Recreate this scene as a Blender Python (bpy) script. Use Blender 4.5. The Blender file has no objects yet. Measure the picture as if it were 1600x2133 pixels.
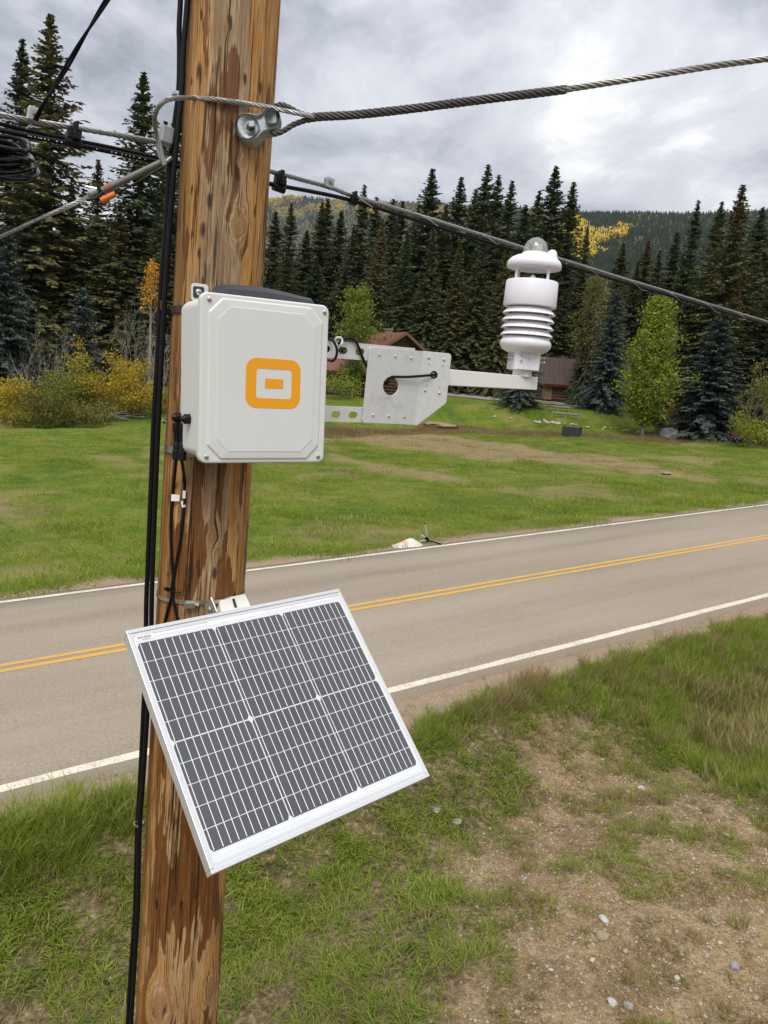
import bpy, bmesh, math, random
import numpy as np
from mathutils import Vector, Matrix
from math import radians, sin, cos, pi

# ------------------------------------------------------------------ scene, camera, sky, sun
S = bpy.context.scene
COL = S.collection
S.render.engine = 'CYCLES'
S.cycles.use_denoising = True
S.cycles.max_bounces = 6
S.cycles.transparent_max_bounces = 8
S.cycles.volume_bounces = 0
H = 4.5
PITCH, ROLL, FPX = radians(9.0), radians(4.9), 1600.0
FWD = np.array([0, cos(PITCH), -sin(PITCH)])
_r0 = np.array([1.0, 0, 0]); _u0 = np.array([0, sin(PITCH), cos(PITCH)])
RGT = cos(ROLL) * _r0 + sin(ROLL) * _u0
UPV = -sin(ROLL) * _r0 + cos(ROLL) * _u0
CAM = np.array([0, 0, H])
cd = bpy.data.cameras.new('camera'); cam = bpy.data.objects.new('camera', cd); COL.objects.link(cam)
cam.matrix_world = Matrix(((RGT[0], UPV[0], -FWD[0], 0), (RGT[1], UPV[1], -FWD[1], 0), (RGT[2], UPV[2], -FWD[2], H), (0, 0, 0, 1)))
cd.sensor_fit = 'HORIZONTAL'; cd.sensor_width = 36.0; cd.lens = 36.0 * FPX / 1600.0
cd.clip_start = 0.05; cd.clip_end = 20000
S.camera = cam
S.view_settings.view_transform = 'Standard'; S.view_settings.look = 'None'
S.view_settings.gamma = 1.0; S.view_settings.use_curve_mapping = False
S.view_settings.exposure = 0.0
SUN_EL, SUN_AZ = radians(56), radians(190)      # azimuth clockwise from +Y
sl = bpy.data.lights.new('sun', 'SUN'); sun = bpy.data.objects.new('sun', sl); COL.objects.link(sun)
sl.energy = 3.0; sl.angle = radians(30); sl.color = (1.0, 0.955, 0.89)
_sd = Vector((sin(SUN_AZ) * cos(SUN_EL), cos(SUN_AZ) * cos(SUN_EL), sin(SUN_EL)))
sun.rotation_euler = _sd.to_track_quat('Z', 'Y').to_euler()

# ------------------------------------------------------------------ node helpers
def N(nt, t, ins=None, **props):
    n = nt.nodes.new(t)
    for k, v in props.items(): setattr(n, k, v)
    for k, v in (ins or {}).items():
        s = n.inputs[k]
        if isinstance(v, bpy.types.NodeSocket): nt.links.new(v, s)
        elif isinstance(v, (tuple, list)) and len(v) == 3 and s.type == 'RGBA': s.default_value = (*v, 1)
        else: s.default_value = v
    return n
def noise(nt, vec, scale, detail=4, rough=0.5, dist=0.0):
    return N(nt, 'ShaderNodeTexNoise', {'Vector': vec, 'Scale': scale, 'Detail': detail, 'Roughness': rough, 'Distortion': dist}).outputs[0]
def mth(nt, op, a, b=0.0, c=0.0):
    return N(nt, 'ShaderNodeMath', {0: a, 1: b, 2: c}, operation=op).outputs[0]
def mix(nt, f, a, b, blend='MIX'):
    return N(nt, 'ShaderNodeMix', {0: f, 6: a, 7: b}, data_type='RGBA', blend_type=blend).outputs[2]
def mapr(nt, v, a, b, c=0.0, d=1.0, smooth=False):
    return N(nt, 'ShaderNodeMapRange', {0: v, 1: a, 2: b, 3: c, 4: d}, interpolation_type='SMOOTHSTEP' if smooth else 'LINEAR').outputs[0]
def ramp(nt, fac, stops):
    n = N(nt, 'ShaderNodeValToRGB', {0: fac}); e = n.color_ramp.elements
    while len(e) < len(stops): e.new(0.5)
    for x, (p, c) in zip(e, stops): x.position = p; x.color = (*c, 1)
    return n.outputs[0]
def vmul(nt, vec, s):
    return N(nt, 'ShaderNodeMapping', {'Vector': vec, 'Scale': s}).outputs[0]
def objco(nt): return N(nt, 'ShaderNodeTexCoord').outputs['Object']
def attr(nt, name): return N(nt, 'ShaderNodeAttribute', attribute_name=name).outputs['Fac']
def posn(nt): return N(nt, 'ShaderNodeNewGeometry').outputs['Position']
def mat(name, fn=None, **kw):
    m = bpy.data.materials.new(name); m.use_nodes = True; nt = m.node_tree
    b = nt.nodes['Principled BSDF']
    if fn: kw = {**kw, **(fn(nt, b) or {})}
    for k, v in kw.items():
        s = b.inputs[k]
        if isinstance(v, bpy.types.NodeSocket): nt.links.new(v, s)
        elif isinstance(v, (tuple, list)) and len(v) == 3 and s.type == 'RGBA': s.default_value = (*v, 1)
        else: s.default_value = v
    return m
def bump(nt, h, strength=0.3, dist=0.01):
    return N(nt, 'ShaderNodeBump', {'Height': h, 'Strength': strength, 'Distance': dist}).outputs[0]

# ------------------------------------------------------------------ world: overcast sky
W = bpy.data.worlds.new('World'); S.world = W; W.use_nodes = True
def build_world():
    nt = W.node_tree; nt.nodes.clear()
    d = N(nt, 'ShaderNodeTexCoord').outputs['Generated']
    s = N(nt, 'ShaderNodeSeparateXYZ', {0: d})
    z = mth(nt, 'MAXIMUM', s.outputs[2], 0.0)
    den = mth(nt, 'ADD', z, 0.13)
    p = N(nt, 'ShaderNodeCombineXYZ', {0: mth(nt, 'DIVIDE', s.outputs[0], den), 1: mth(nt, 'DIVIDE', s.outputs[1], den), 2: 0.0}).outputs[0]
    p = N(nt, 'ShaderNodeMapping', {'Vector': p, 'Location': SKY_OFF, 'Rotation': (0, 0, radians(34)), 'Scale': (1.0, 0.75, 1)}).outputs[0]
    w = N(nt, 'ShaderNodeTexNoise', {'Vector': p, 'Scale': 1.6, 'Detail': 3}).outputs[1]
    pw = N(nt, 'ShaderNodeMixRGB', {0: 0.16, 1: p, 2: w}, blend_type='ADD').outputs[0] if False else N(nt, 'ShaderNodeVectorMath', {0: p, 1: N(nt, 'ShaderNodeVectorMath', {0: w, 'Scale': 0.55}, operation='SCALE').outputs[0]}, operation='ADD').outputs[0]
    big = noise(nt, pw, 0.8, 3, 0.5)
    mid = noise(nt, pw, 1.9, 9, 0.60)
    fine = noise(nt, pw, 5.0, 7, 0.62)
    pl = N(nt, 'ShaderNodeVectorMath', {0: p, 1: N(nt, 'ShaderNodeVectorMath', {0: w, 'Scale': 0.25}, operation='SCALE').outputs[0]}, operation='ADD').outputs[0]
    vor = N(nt, 'ShaderNodeTexVoronoi', {'Vector': N(nt, 'ShaderNodeVectorMath', {0: pl, 1: N(nt, 'ShaderNodeVectorMath', {0: N(nt, 'ShaderNodeTexNoise', {'Vector': p, 'Scale': 6.0, 'Detail': 5, 'Roughness': .65}).outputs[1], 'Scale': 0.20}, operation='SCALE').outputs[0]}, operation='ADD').outputs[0], 'Scale': 4.2, 'Smoothness': .6}, feature='SMOOTH_F1').outputs['Distance']
    lump = mth(nt, 'MULTIPLY_ADD', vor, .55, .27)                   # rounded cells: grey bellies, bright seams
    t = mth(nt, 'ADD', mth(nt, 'MULTIPLY', big, 0.36), mth(nt, 'ADD', mth(nt, 'MULTIPLY', mid, 0.36), mth(nt, 'ADD', mth(nt, 'MULTIPLY', fine, 0.12), mth(nt, 'MULTIPLY', lump, .18))))
    c = ramp(nt, mapr(nt, t, 0.448, 0.668), [(0.0, (.255, .268, .30)), (0.20, (.365, .380, .42)), (0.40, (.49, .502, .54)), (0.64, (.60, .607, .63)), (0.84, (.80, .795, .785)), (1.0, (1.0, .97, .91))])
    # overcast brightening toward the zenith
    grad = mapr(nt, z, 0.0, 1.0, 0.97, 2.75)
    hor = mapr(nt, z, 0.03, 0.24, 0.36, 0.0, True)
    c = mix(nt, hor, c, (.90, .89, .86))
    c = mix(nt, 1.0, c, N(nt, 'ShaderNodeCombineXYZ', {0: grad, 1: grad, 2: grad}).outputs[0], 'MULTIPLY')
    sky = N(nt, 'ShaderNodeTexSky', sky_type='NISHITA', sun_disc=False, sun_elevation=SUN_EL, sun_rotation=SUN_AZ)
    b1 = N(nt, 'ShaderNodeBackground', {0: sky.outputs[0], 1: 0.1})
    b2 = N(nt, 'ShaderNodeBackground', {0: c, 1: 1.0})
    mx = N(nt, 'ShaderNodeMixShader', {0: 0.93, 1: b1.outputs[0], 2: b2.outputs[0]})
    o = N(nt, 'ShaderNodeOutputWorld', {0: mx.outputs[0]})
SKY_OFF = (2.9, 5.1, 0)
build_world()

# ------------------------------------------------------------------ mesh helpers
def tag(o, label=None, cat=None, group=None, kind=None):
    for k, v in (('label', label), ('category', cat), ('group', group), ('kind', kind)):
        if v: o[k] = v
    return o
def empty(name, loc=(0, 0, 0), M=None, label=None, cat=None, group=None):
    o = bpy.data.objects.new(name, None); COL.objects.link(o)
    o.empty_display_size = 0.1
    if M is not None: o.matrix_world = M
    else: o.location = loc
    return tag(o, label, cat, group)
def frame(o, x, z):
    x = Vector(x).normalized(); z = Vector(z); z = (z - x * z.dot(x)).normalized(); y = z.cross(x)
    return Matrix(((x[0], y[0], z[0], o[0]), (x[1], y[1], z[1], o[1]), (x[2], y[2], z[2], o[2]), (0, 0, 0, 1)))
class MB:
    def __init__(s): s.v = []; s.f = []; s.sm = []
    def add(s, vs, fs, smooth=False):
        b = len(s.v); s.v += [tuple(map(float, v)) for v in vs]; s.f += [tuple(i + b for i in f) for f in fs]; s.sm += [smooth] * len(fs); return s
    def box(s, c, d, M=None):
        hx, hy, hz = d[0] / 2, d[1] / 2, d[2] / 2
        vs = [Vector((c[0] + x * hx, c[1] + y * hy, c[2] + z * hz)) for x in (-1, 1) for y in (-1, 1) for z in (-1, 1)]
        if M is not None: vs = [M @ v for v in vs]
        return s.add(vs, [(0, 1, 3, 2), (4, 6, 7, 5), (0, 4, 5, 1), (2, 3, 7, 6), (0, 2, 6, 4), (1, 5, 7, 3)])
    def lathe(s, prof, n=32, M=None, smooth=True, a0=0.0):
        vs = []; k = len(prof)
        for i in range(n):
            a = a0 + 2 * pi * i / n
            for r, z in prof: vs.append(Vector((r * cos(a), r * sin(a), z)))
        if M is not None: vs = [M @ v for v in vs]
        fs = [(i * k + j, ((i + 1) % n) * k + j, ((i + 1) % n) * k + j + 1, i * k + j + 1) for i in range(n) for j in range(k - 1)]
        s.add(vs, fs, smooth)
        return s
    def cyl(s, a, b, r, n=16, r2=None, smooth=True):
        a = Vector(a); b = Vector(b); z = (b - a); L = z.length; r2 = r if r2 is None else r2
        M = frame(a, z.orthogonal(), z)
        return s.lathe([(1e-5, 0), (r, 0), (r, 1e-4), (r2, L - 1e-4), (r2, L), (1e-5, L)], n, M, smooth)
    def tube(s, pts, r, n=10, cap=True):
        pts = [Vector(p) for p in pts]; m = len(pts)
        rr = r if isinstance(r, (list, tuple)) else [r] * m
        t = (pts[1] - pts[0]).normalized(); nn = t.orthogonal().normalized(); vs = []
        for i, p in enumerate(pts):
            t2 = (pts[min(i + 1, m - 1)] - pts[max(i - 1, 0)])
            t2 = t2.normalized() if t2.length > 1e-9 else t
            nn = (nn - t2 * nn.dot(t2)).normalized(); bb = t2.cross(nn); t = t2
            for j in range(n):
                a = 2 * pi * j / n; vs.append(p + (nn * cos(a) + bb * sin(a)) * rr[i])
        fs = [(i * n + j, i * n + (j + 1) % n, (i + 1) * n + (j + 1) % n, (i + 1) * n + j) for i in range(m - 1) for j in range(n)]
        if cap: fs += [tuple(range(n))[::-1], tuple((m - 1) * n + j for j in range(n))]
        return s.add(vs, fs, True)
    def strand(s, pts, R, k, r, pitch, n=6, core=True, step=None):
        """k wires of radius r laid helically on radius R along pts"""
        pts = resample(pts, step or pitch / 10.0); m = len(pts)
        t = (pts[1] - pts[0]).normalized(); nn = t.orthogonal().normalized(); paths = [[] for _ in range(k)]; L = 0
        for i, p in enumerate(pts):
            t2 = (pts[min(i + 1, m - 1)] - pts[max(i - 1, 0)]).normalized()
            nn = (nn - t2 * nn.dot(t2)).normalized(); bb = t2.cross(nn)
            if i: L += (p - pts[i - 1]).length
            for q in range(k):
                a = 2 * pi * (q / k + L / pitch); paths[q].append(p + (nn * cos(a) + bb * sin(a)) * R)
        for q in paths: s.tube(q, r, n)
        if core: s.tube(pts, max(R - r * 1.1, r * .4), 6)
        return s
    def prism(s, poly, z0, z1, M=None):
        n = len(poly); vs = [Vector((x, y, z0)) for x, y in poly] + [Vector((x, y, z1)) for x, y in poly]
        if M is not None: vs = [M @ v for v in vs]
        return s.add(vs, [tuple(range(n))[::-1], tuple(range(n, 2 * n))] + [(i, (i + 1) % n, n + (i + 1) % n, n + i) for i in range(n)])
    def loops(s, rings, smooth=False, cap0=True, cap1=True):
        n = len(rings[0]); vs = [p for r in rings for p in r]
        fs = [(a * n + i, a * n + (i + 1) % n, (a + 1) * n + (i + 1) % n, (a + 1) * n + i) for a in range(len(rings) - 1) for i in range(n)]
        if cap0: fs.append(tuple(range(n))[::-1])
        if cap1: fs.append(tuple((len(rings) - 1) * n + i for i in range(n)))
        return s.add(vs, fs, smooth)
    def mesh(s, name):
        me = bpy.data.meshes.new(name); me.from_pydata(s.v, [], s.f)
        me.polygons.foreach_set('use_smooth', s.sm); me.update(); return me
def link(name, me, m=None, parent=None, bevel=0, seg=2, fix=True):
    """link a mesh as one object; top-level meshes get their origin at their base"""
    if m is not None and not me.materials: me.materials.append(m)
    if bevel or fix:
        b = bmesh.new(); b.from_mesh(me)
        if fix: bmesh.ops.recalc_face_normals(b, faces=b.faces)
        if bevel:
            es = [e for e in b.edges if len(e.link_faces) == 2 and e.calc_face_angle(0) > 0.5]
            bmesh.ops.bevel(b, geom=es, offset=bevel, segments=seg, affect='EDGES', profile=0.5, clamp_overlap=True)
        b.to_mesh(me); b.free()
    o = bpy.data.objects.new(name, me); COL.objects.link(o)
    if parent is not None: o.parent = parent
    if len(me.polygons) and me.polygons[0].use_smooth: me.set_sharp_from_angle(angle=radians(38))
    if parent is None and len(me.vertices):
        co = np.empty(len(me.vertices) * 3, np.float32); me.vertices.foreach_get('co', co); co = co.reshape(-1, 3)
        c = np.array([(co[:, 0].min() + co[:, 0].max()) / 2, (co[:, 1].min() + co[:, 1].max()) / 2, co[:, 2].min()])
        co -= c; me.vertices.foreach_set('co', co.ravel()); me.update(); o.location = [float(q) for q in c]
    return o
def part(name, mb, m, parent, bevel=0, seg=2, fix=True): return link(name, mb.mesh(name), m, parent, bevel, seg, fix)
def again(o, parent, loc=None, M=None):
    c = o.copy(); COL.objects.link(c); c.parent = parent
    if M is not None: c.matrix_local = M
    elif loc is not None: c.location = loc
    return c
def copy_tree(o, parent=None):
    c = o.copy(); COL.objects.link(c); c.parent = parent
    for ch in [q for q in o.children]: copy_tree(ch, c)
    return c
def resample(pts, step):
    P = [Vector(p) for p in pts]
    P = [P[0] * 2 - P[1]] + P + [P[-1] * 2 - P[-2]]; dense = []
    for i in range(1, len(P) - 2):
        for q in range(40):
            t = q / 40; a, b, c, d = P[i - 1:i + 3]
            dense.append(0.5 * ((2 * b) + (c - a) * t + (2 * a - 5 * b + 4 * c - d) * t * t + (3 * b - a - 3 * c + d) * t ** 3))
    dense.append(P[-2]); out = [dense[0]]; acc = 0
    for i in range(1, len(dense)):
        acc += (dense[i] - dense[i - 1]).length
        if acc >= step: out.append(dense[i]); acc = 0
    if (out[-1] - dense[-1]).length > 1e-6: out.append(dense[-1])
    return out
def plate(name, outer, holes, th, m, parent, bevel=0.0):
    """flat plate in the local XZ plane with real holes, thickness th along +-Y"""
    cu = bpy.data.curves.new(name, 'CURVE'); cu.dimensions = '2D'; cu.fill_mode = 'BOTH'
    cu.extrude = th / 2 - bevel; cu.bevel_depth = bevel; cu.bevel_resolution = 1
    for poly in [outer] + holes:
        sp = cu.splines.new('POLY'); sp.points.add(len(poly) - 1); sp.use_cyclic_u = True
        for q, (x, y) in zip(sp.points, poly): q.co = (x, y, 0, 1)
    t = bpy.data.objects.new('tmp', cu); COL.objects.link(t); bpy.context.view_layer.update()
    me = bpy.data.meshes.new_from_object(t.evaluated_get(bpy.context.evaluated_depsgraph_get())); bpy.data.objects.remove(t)
    me.transform(Matrix.Rotation(pi / 2, 4, 'X')); me.name = name; me.materials.clear(); me.materials.append(m)
    return link(name, me, None, parent, fix=False)
def circ(cx, cy, r, n=24, ry=None):
    ry = r if ry is None else ry
    return [(cx + r * cos(2 * pi * i / n), cy + ry * sin(2 * pi * i / n)) for i in range(n)]
def slot(cx, cy, L, r, n=8):
    return [(cx + L / 2 - r + r * cos(-pi / 2 + pi * i / n), cy + r * sin(-pi / 2 + pi * i / n)) for i in range(n + 1)] + \
           [(cx - L / 2 + r + r * cos(pi / 2 + pi * i / n), cy + r * sin(pi / 2 + pi * i / n)) for i in range(n + 1)]
def rrect(cx, cy, w, h, r, n=6):
    out = []
    for sx, sy, a0 in ((1, 1, 0), (-1, 1, pi / 2), (-1, -1, pi), (1, -1, 3 * pi / 2)):
        for i in range(n + 1):
            a = a0 + pi / 2 * i / n; out.append((cx + sx * (w / 2 - r) + r * cos(a), cy + sy * (h / 2 - r) + r * sin(a)))
    return out

# ------------------------------------------------------------------ ray helpers and terrain
GR = 0.0536
UA = radians(54.26)
U2 = np.array([sin(UA), cos(UA)]); V2 = np.array([-cos(UA), sin(UA)])      # along the road, across it (away from the camera)
def ray(px, py): return FWD * FPX + RGT * (px - 800) - UPV * (py - 1066.5)
def project(p):
    p = np.asarray(p, float) - CAM; d = p @ FWD
    d = np.where(np.abs(d) < 1e-6, 1e-6, d)
    return 800 + FPX * (p @ RGT) / d, 1066.5 - FPX * (p @ UPV) / d, d
def at_depth(px, py, d): return Vector(CAM + ray(px, py) / FPX * d)
def sst(x): x = np.clip(x, 0, 1); return x * x * (3 - 2 * x)
_rng = np.random.RandomState(5); _T = _rng.rand(256, 256)
def vnoise(x, y):
    x = np.asarray(x, float); y = np.asarray(y, float)
    xi = np.floor(x).astype(int); yi = np.floor(y).astype(int); fx = sst(x - xi); fy = sst(y - yi)
    g = lambda a, b: _T[a % 256, b % 256]
    return (g(xi, yi) * (1 - fx) + g(xi + 1, yi) * fx) * (1 - fy) + (g(xi, yi + 1) * (1 - fx) + g(xi + 1, yi + 1) * fx) * fy
def fbm(x, y, o=4):
    s = 0; a = .5; n = 0
    for i in range(o): s = s + a * vnoise(np.asarray(x) * 2 ** i + 17.3 * i, np.asarray(y) * 2 ** i + 9.1 * i); n += a; a *= .5
    return s / n
ROAD0, ROAD1 = 7.86, 15.08
def uv(x, y): return x * U2[0] + y * U2[1], x * V2[0] + y * V2[1]
def xy(u, v): return u * U2[0] + v * V2[0], u * U2[1] + v * V2[1]
def grade(u): return GR * 140 * np.tanh(np.asarray(u) / 140)
def terr(x, y):
    x = np.asarray(x, float); y = np.asarray(y, float); u, v = uv(x, y)
    z = grade(u)
    s = ROAD0 - 0.25 - v                                     # near verge: shoulder, ditch, then the bank the pole stands on
    nb = -0.62 * sst(s / 1.9) + 0.42 * sst((s - 2.0) / 1.9) * sst((u - 1.0) / 3.0) + 0.10 * sst((s - 2.5) / 3)
    nb = nb + (fbm(x * 1.7, y * 1.7, 3) - .5) * .16 * sst(s / 1.0) + (fbm(x * 6, y * 6, 2) - .5) * .05 * sst(s / .5)
    w = v - ROAD1 - 0.2
    fb = -0.18 * sst(w / 2.0) + (fbm(x * .22, y * .22, 3) - .5) * .7 * sst((w - 2) / 6) + (fbm(x * 1.3, y * 1.3, 2) - .5) * .12 * sst(w / 2)
    edge = 47.0 + (u < 24) * 0.0 + 9.0 * sst((24 - u) / 16) - 9.0 * sst((u - 38) / 12)
    fb = fb - 0.35 * np.exp(-((v - edge + 2.0) / 1.2) ** 2)  # the little stream bed
    fb = fb + 1.75 * sst((v - edge) / 9.0) + 0.05 * np.clip(v - edge - 9, 0, 260)
    z = z + np.where(s > 0, nb, 0) + np.where(w > 0, fb, 0)
    z = z - 0.012
    return z
def at(px, py, tmax=600.0):
    r = ray(px, py); r = r / np.linalg.norm(r)
    t = np.geomspace(2.0, tmax, 1500); P = CAM + t[:, None] * r
    d = P[:, 2] - terr(P[:, 0], P[:, 1]); i = np.argmax(d < 0)
    if d[i] >= 0: i = len(t) - 1
    a, b = t[max(i - 1, 0)], t[i]
    for _ in range(30):
        m = (a + b) / 2; p = CAM + m * r
        if p[2] > terr(p[0], p[1]): a = m
        else: b = m
    return CAM + b * r
def at_dist(px, py, d):
    r = ray(px, py); r = r / np.hypot(r[0], r[1]); return CAM + r * d
def ground(x, y): return float(terr(np.array(x), np.array(y)))
def polyd(poly, u, v):
    """signed distance to a polygon (positive inside)"""
    P = np.array(poly, float); ins = np.zeros(np.shape(u), bool); dm = np.full(np.shape(u), 1e9)
    for i in range(len(P)):
        a, b = P[i], P[(i + 1) % len(P)]
        c = ((a[1] > v) != (b[1] > v)) & (u < (b[0] - a[0]) * (v - a[1]) / (b[1] - a[1] + 1e-12) + a[0]); ins ^= c
        ab = b - a; t = np.clip(((u - a[0]) * ab[0] + (v - a[1]) * ab[1]) / (ab @ ab), 0, 1)
        dm = np.minimum(dm, np.hypot(u - a[0] - t * ab[0], v - a[1] - t * ab[1]))
    return np.where(ins, dm, -dm)
def zone(pxs): return [uv(*at(*q)[:2]) for q in pxs]
Z_DIRT = zone([(1070, 1545), (1210, 1505), (1330, 1560), (1470, 1640), (1600, 1720), (1750, 1800), (1700, 2300), (980, 2300), (960, 2080), (1010, 1990), (1015, 1870), (975, 1790), (1060, 1740), (1100, 1650)])
Z_LUSH = zone([(850, 1500), (1030, 1440), (1250, 1352), (1600, 1275), (1950, 1200), (1950, 1950), (1620, 1690), (1480, 1610), (1330, 1535), (1210, 1475), (1000, 1505), (880, 1545)])
Z_TALL = zone([(-300, 1760), (0, 1665), (300, 1605), (300, 1740), (150, 1790), (-300, 1900)])
Z_WEED = zone([(1420, 1480), (1520, 1420), (1680, 1400), (1700, 1560), (1560, 1590), (1450, 1560)])
Z_SHLD = zone([(800, 1462), (1010, 1405), (1250, 1335), (1330, 1318), (1240, 1350), (1080, 1410), (960, 1470), (840, 1545), (760, 1560)])
Z_BROWN = [zone(q) for q in ([(700, 895), (860, 900), (1080, 925), (1300, 955), (1470, 985), (1440, 995), (1180, 970), (950, 950), (800, 930), (690, 915)],
                             [(690, 945), (980, 1000), (960, 1010), (700, 960)], [(-80, 1040), (20, 1050), (100, 1080), (110, 1100), (0, 1085), (-80, 1080)],
                             [(-100, 1185), (60, 1182), (150, 1190), (120, 1205), (-100, 1212)], [(700, 1095), (790, 1098), (830, 1115), (770, 1118)], [(560, 905), (690, 905), (690, 935), (580, 930)])]
def masks(x, y):
    u, v = uv(x, y); n = fbm(x * 1.1, y * 1.1, 4) - .5; n2 = fbm(x * 4.0 + 31, y * 4.0, 3) - .5
    dirt = sst(.5 + polyd(Z_DIRT, u, v) / .7 + n * 1.6 + n2 * 1.0) * (v < ROAD0)
    weed = sst(.5 + polyd(Z_WEED, u, v) / .5 + n * 1.5) * (v < ROAD0)
    e = ROAD0 - v
    shl = sst(.5 + (0.42 - e + n * .5 + n2 * .35) / .18) * (e > -.3)
    shl = np.maximum(shl, sst(.5 + polyd(Z_SHLD, u, v) / .18 + n * .8 + n2 * .6) * (v < ROAD0 + .3))
    e2 = v - ROAD1
    shl = np.maximum(shl, sst(.5 + (0.38 - e2 + n * .9 + n2 * .4) / .2) * (e2 > -.3))
    k = (v > ROAD1)
    br = np.zeros(np.shape(u))
    for q in Z_BROWN: br = np.maximum(br, sst(.5 + polyd(q, u, v) / 1.6 + n * 1.6 + n2 * .8))
    nb = fbm(x * .33 + 7, y * .33, 3); br = np.maximum(br, .6 * sst((nb - .64) / .07) * (v < 40))
    br = br * k
    stream = np.zeros(np.shape(u))
    return dict(dirt=dirt, weed=weed, shl=shl, brown=br)

# ------------------------------------------------------------------ ground sheet
def axis(*segs):
    out = []
    for a, b, st in segs: out += list(np.arange(a, b - 1e-6, st))
    return np.array(out)
def build_ground():
    far = np.array([110, 140, 190, 260, 360, 520, 760, 1100, 1600, 2400, 3500, 5000.])
    uu = np.concatenate([-far[::-1], axis((-90, -30, 2.5), (-30, -8, .7), (-8, 15, .1), (15, 60, .5), (60, 100, 2.5)), far])
    vv = np.concatenate([-far[::-1], axis((-90, -10, 4), (-10, -1, .6), (-1, 7.6, .1)), [7.62, 7.7, 7.8, 7.9, 9, 12, 14, 15.05, 15.15, 15.25], axis((15.4, 52, .36), (52, 72, .8), (72, 100, 3)), far])
    Ug, Vg = np.meshgrid(uu, vv, indexing='ij'); x, y = xy(Ug.ravel(), Vg.ravel()); z = terr(x, y)
    nu, nv = len(uu), len(vv); idx = np.arange(nu * nv).reshape(nu, nv)
    f = np.stack([idx[:-1, :-1], idx[1:, :-1], idx[1:, 1:], idx[:-1, 1:]], -1).reshape(-1, 4)
    me = bpy.data.meshes.new('ground'); me.from_pydata(np.stack([x, y, z], 1).tolist(), [], f.tolist())
    me.polygons.foreach_set('use_smooth', [True] * len(f))
    for k, a in masks(x, y).items():
        at_ = me.attributes.new(k, 'FLOAT', 'POINT'); at_.data.foreach_set('value', np.asarray(a, np.float32))
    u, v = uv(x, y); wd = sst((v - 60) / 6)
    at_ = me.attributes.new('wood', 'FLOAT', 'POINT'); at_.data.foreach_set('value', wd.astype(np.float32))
    nr = sst((ROAD0 - v) / .5); at_ = me.attributes.new('near', 'FLOAT', 'POINT'); at_.data.foreach_set('value', nr.astype(np.float32))
    def f_(nt, b):
        p = posn(nt)
        n1 = noise(nt, p, .35, 5, .6); n2 = noise(nt, p, 2.2, 5, .65); n3 = noise(nt, p, 14, 4, .7); n4 = noise(nt, p, 70, 3, .7)
        g = ramp(nt, mth(nt, 'ADD', mth(nt, 'MULTIPLY', n1, .6), mth(nt, 'MULTIPLY', n2, .4)), [(.37, (.052, .088, .016)), (.45, (.090, .142, .013)), (.52, (.140, .172, .018)), (.60, (.21, .185, .055))])
        g = mix(nt, mapr(nt, n3, .35, .7, 0, .55), g, (.05, .078, .012))
        br = mix(nt, mapr(nt, n2, .3, .7), (.235, .170, .085), (.165, .150, .055))
        br = mix(nt, mapr(nt, n3, .4, .65, 0, .6), br, (.28, .205, .115))
        soil = ramp(nt, mth(nt, 'ADD', mth(nt, 'MULTIPLY', n2, .5), mth(nt, 'MULTIPLY', n3, .5)), [(.36, (.115, .075, .038)), (.46, (.21, .143, .074)), (.54, (.285, .202, .110)), (.66, (.39, .295, .175))])
        n5 = noise(nt, p, 34, 4, .75); soil = mix(nt, mapr(nt, n5, .52, .40, 0, .55), soil, (.085, .058, .032)); soil = mix(nt, mapr(nt, n4, .55, .68, 0, .6), soil, (.52, .43, .30))
        peb = N(nt, 'ShaderNodeTexVoronoi', {'Vector': p, 'Scale': 42.0, 'Randomness': 1.0})
        pm = mth(nt, 'MULTIPLY', mapr(nt, peb.outputs['Distance'], .34, .24), mapr(nt, N(nt, 'ShaderNodeSeparateColor', {0: peb.outputs['Color']}).outputs[0], .80, .86))
        soil = mix(nt, mth(nt, 'MULTIPLY', pm, .85), soil, mix(nt, N(nt, 'ShaderNodeSeparateColor', {0: peb.outputs['Color']}).outputs[1], (.42, .38, .33), (.30, .20, .14)))
        gv = mix(nt, n4, (.20, .145, .10), (.42, .31, .22)); gv = mix(nt, mapr(nt, n3, .3, .7, 0, .5), gv, (.22, .155, .10))
        nearc = mix(nt, mapr(nt, n2, .36, .56), (.040, .042, .016), (.115, .088, .046)); nearc = mix(nt, mapr(nt, n3, .45, .62, 0, .8), nearc, soil)
        c = mix(nt, attr(nt, 'near'), g, nearc)
        c = mix(nt, attr(nt, 'brown'), c, br); c = mix(nt, attr(nt, 'dirt'), c, soil)
        c = mix(nt, attr(nt, 'shl'), c, gv)
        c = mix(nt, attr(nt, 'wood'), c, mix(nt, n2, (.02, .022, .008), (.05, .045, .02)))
        h = mth(nt, 'ADD', mth(nt, 'MULTIPLY', n3, .5), mth(nt, 'ADD', mth(nt, 'MULTIPLY', n4, .25), mth(nt, 'MULTIPLY', pm, .5)))
        return {'Base Color': c, 'Roughness': .95, 'Specular IOR Level': .15, 'Normal': bump(nt, h, .9, .03)}
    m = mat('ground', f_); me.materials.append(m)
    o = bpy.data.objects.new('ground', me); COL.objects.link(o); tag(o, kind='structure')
build_ground()

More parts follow.
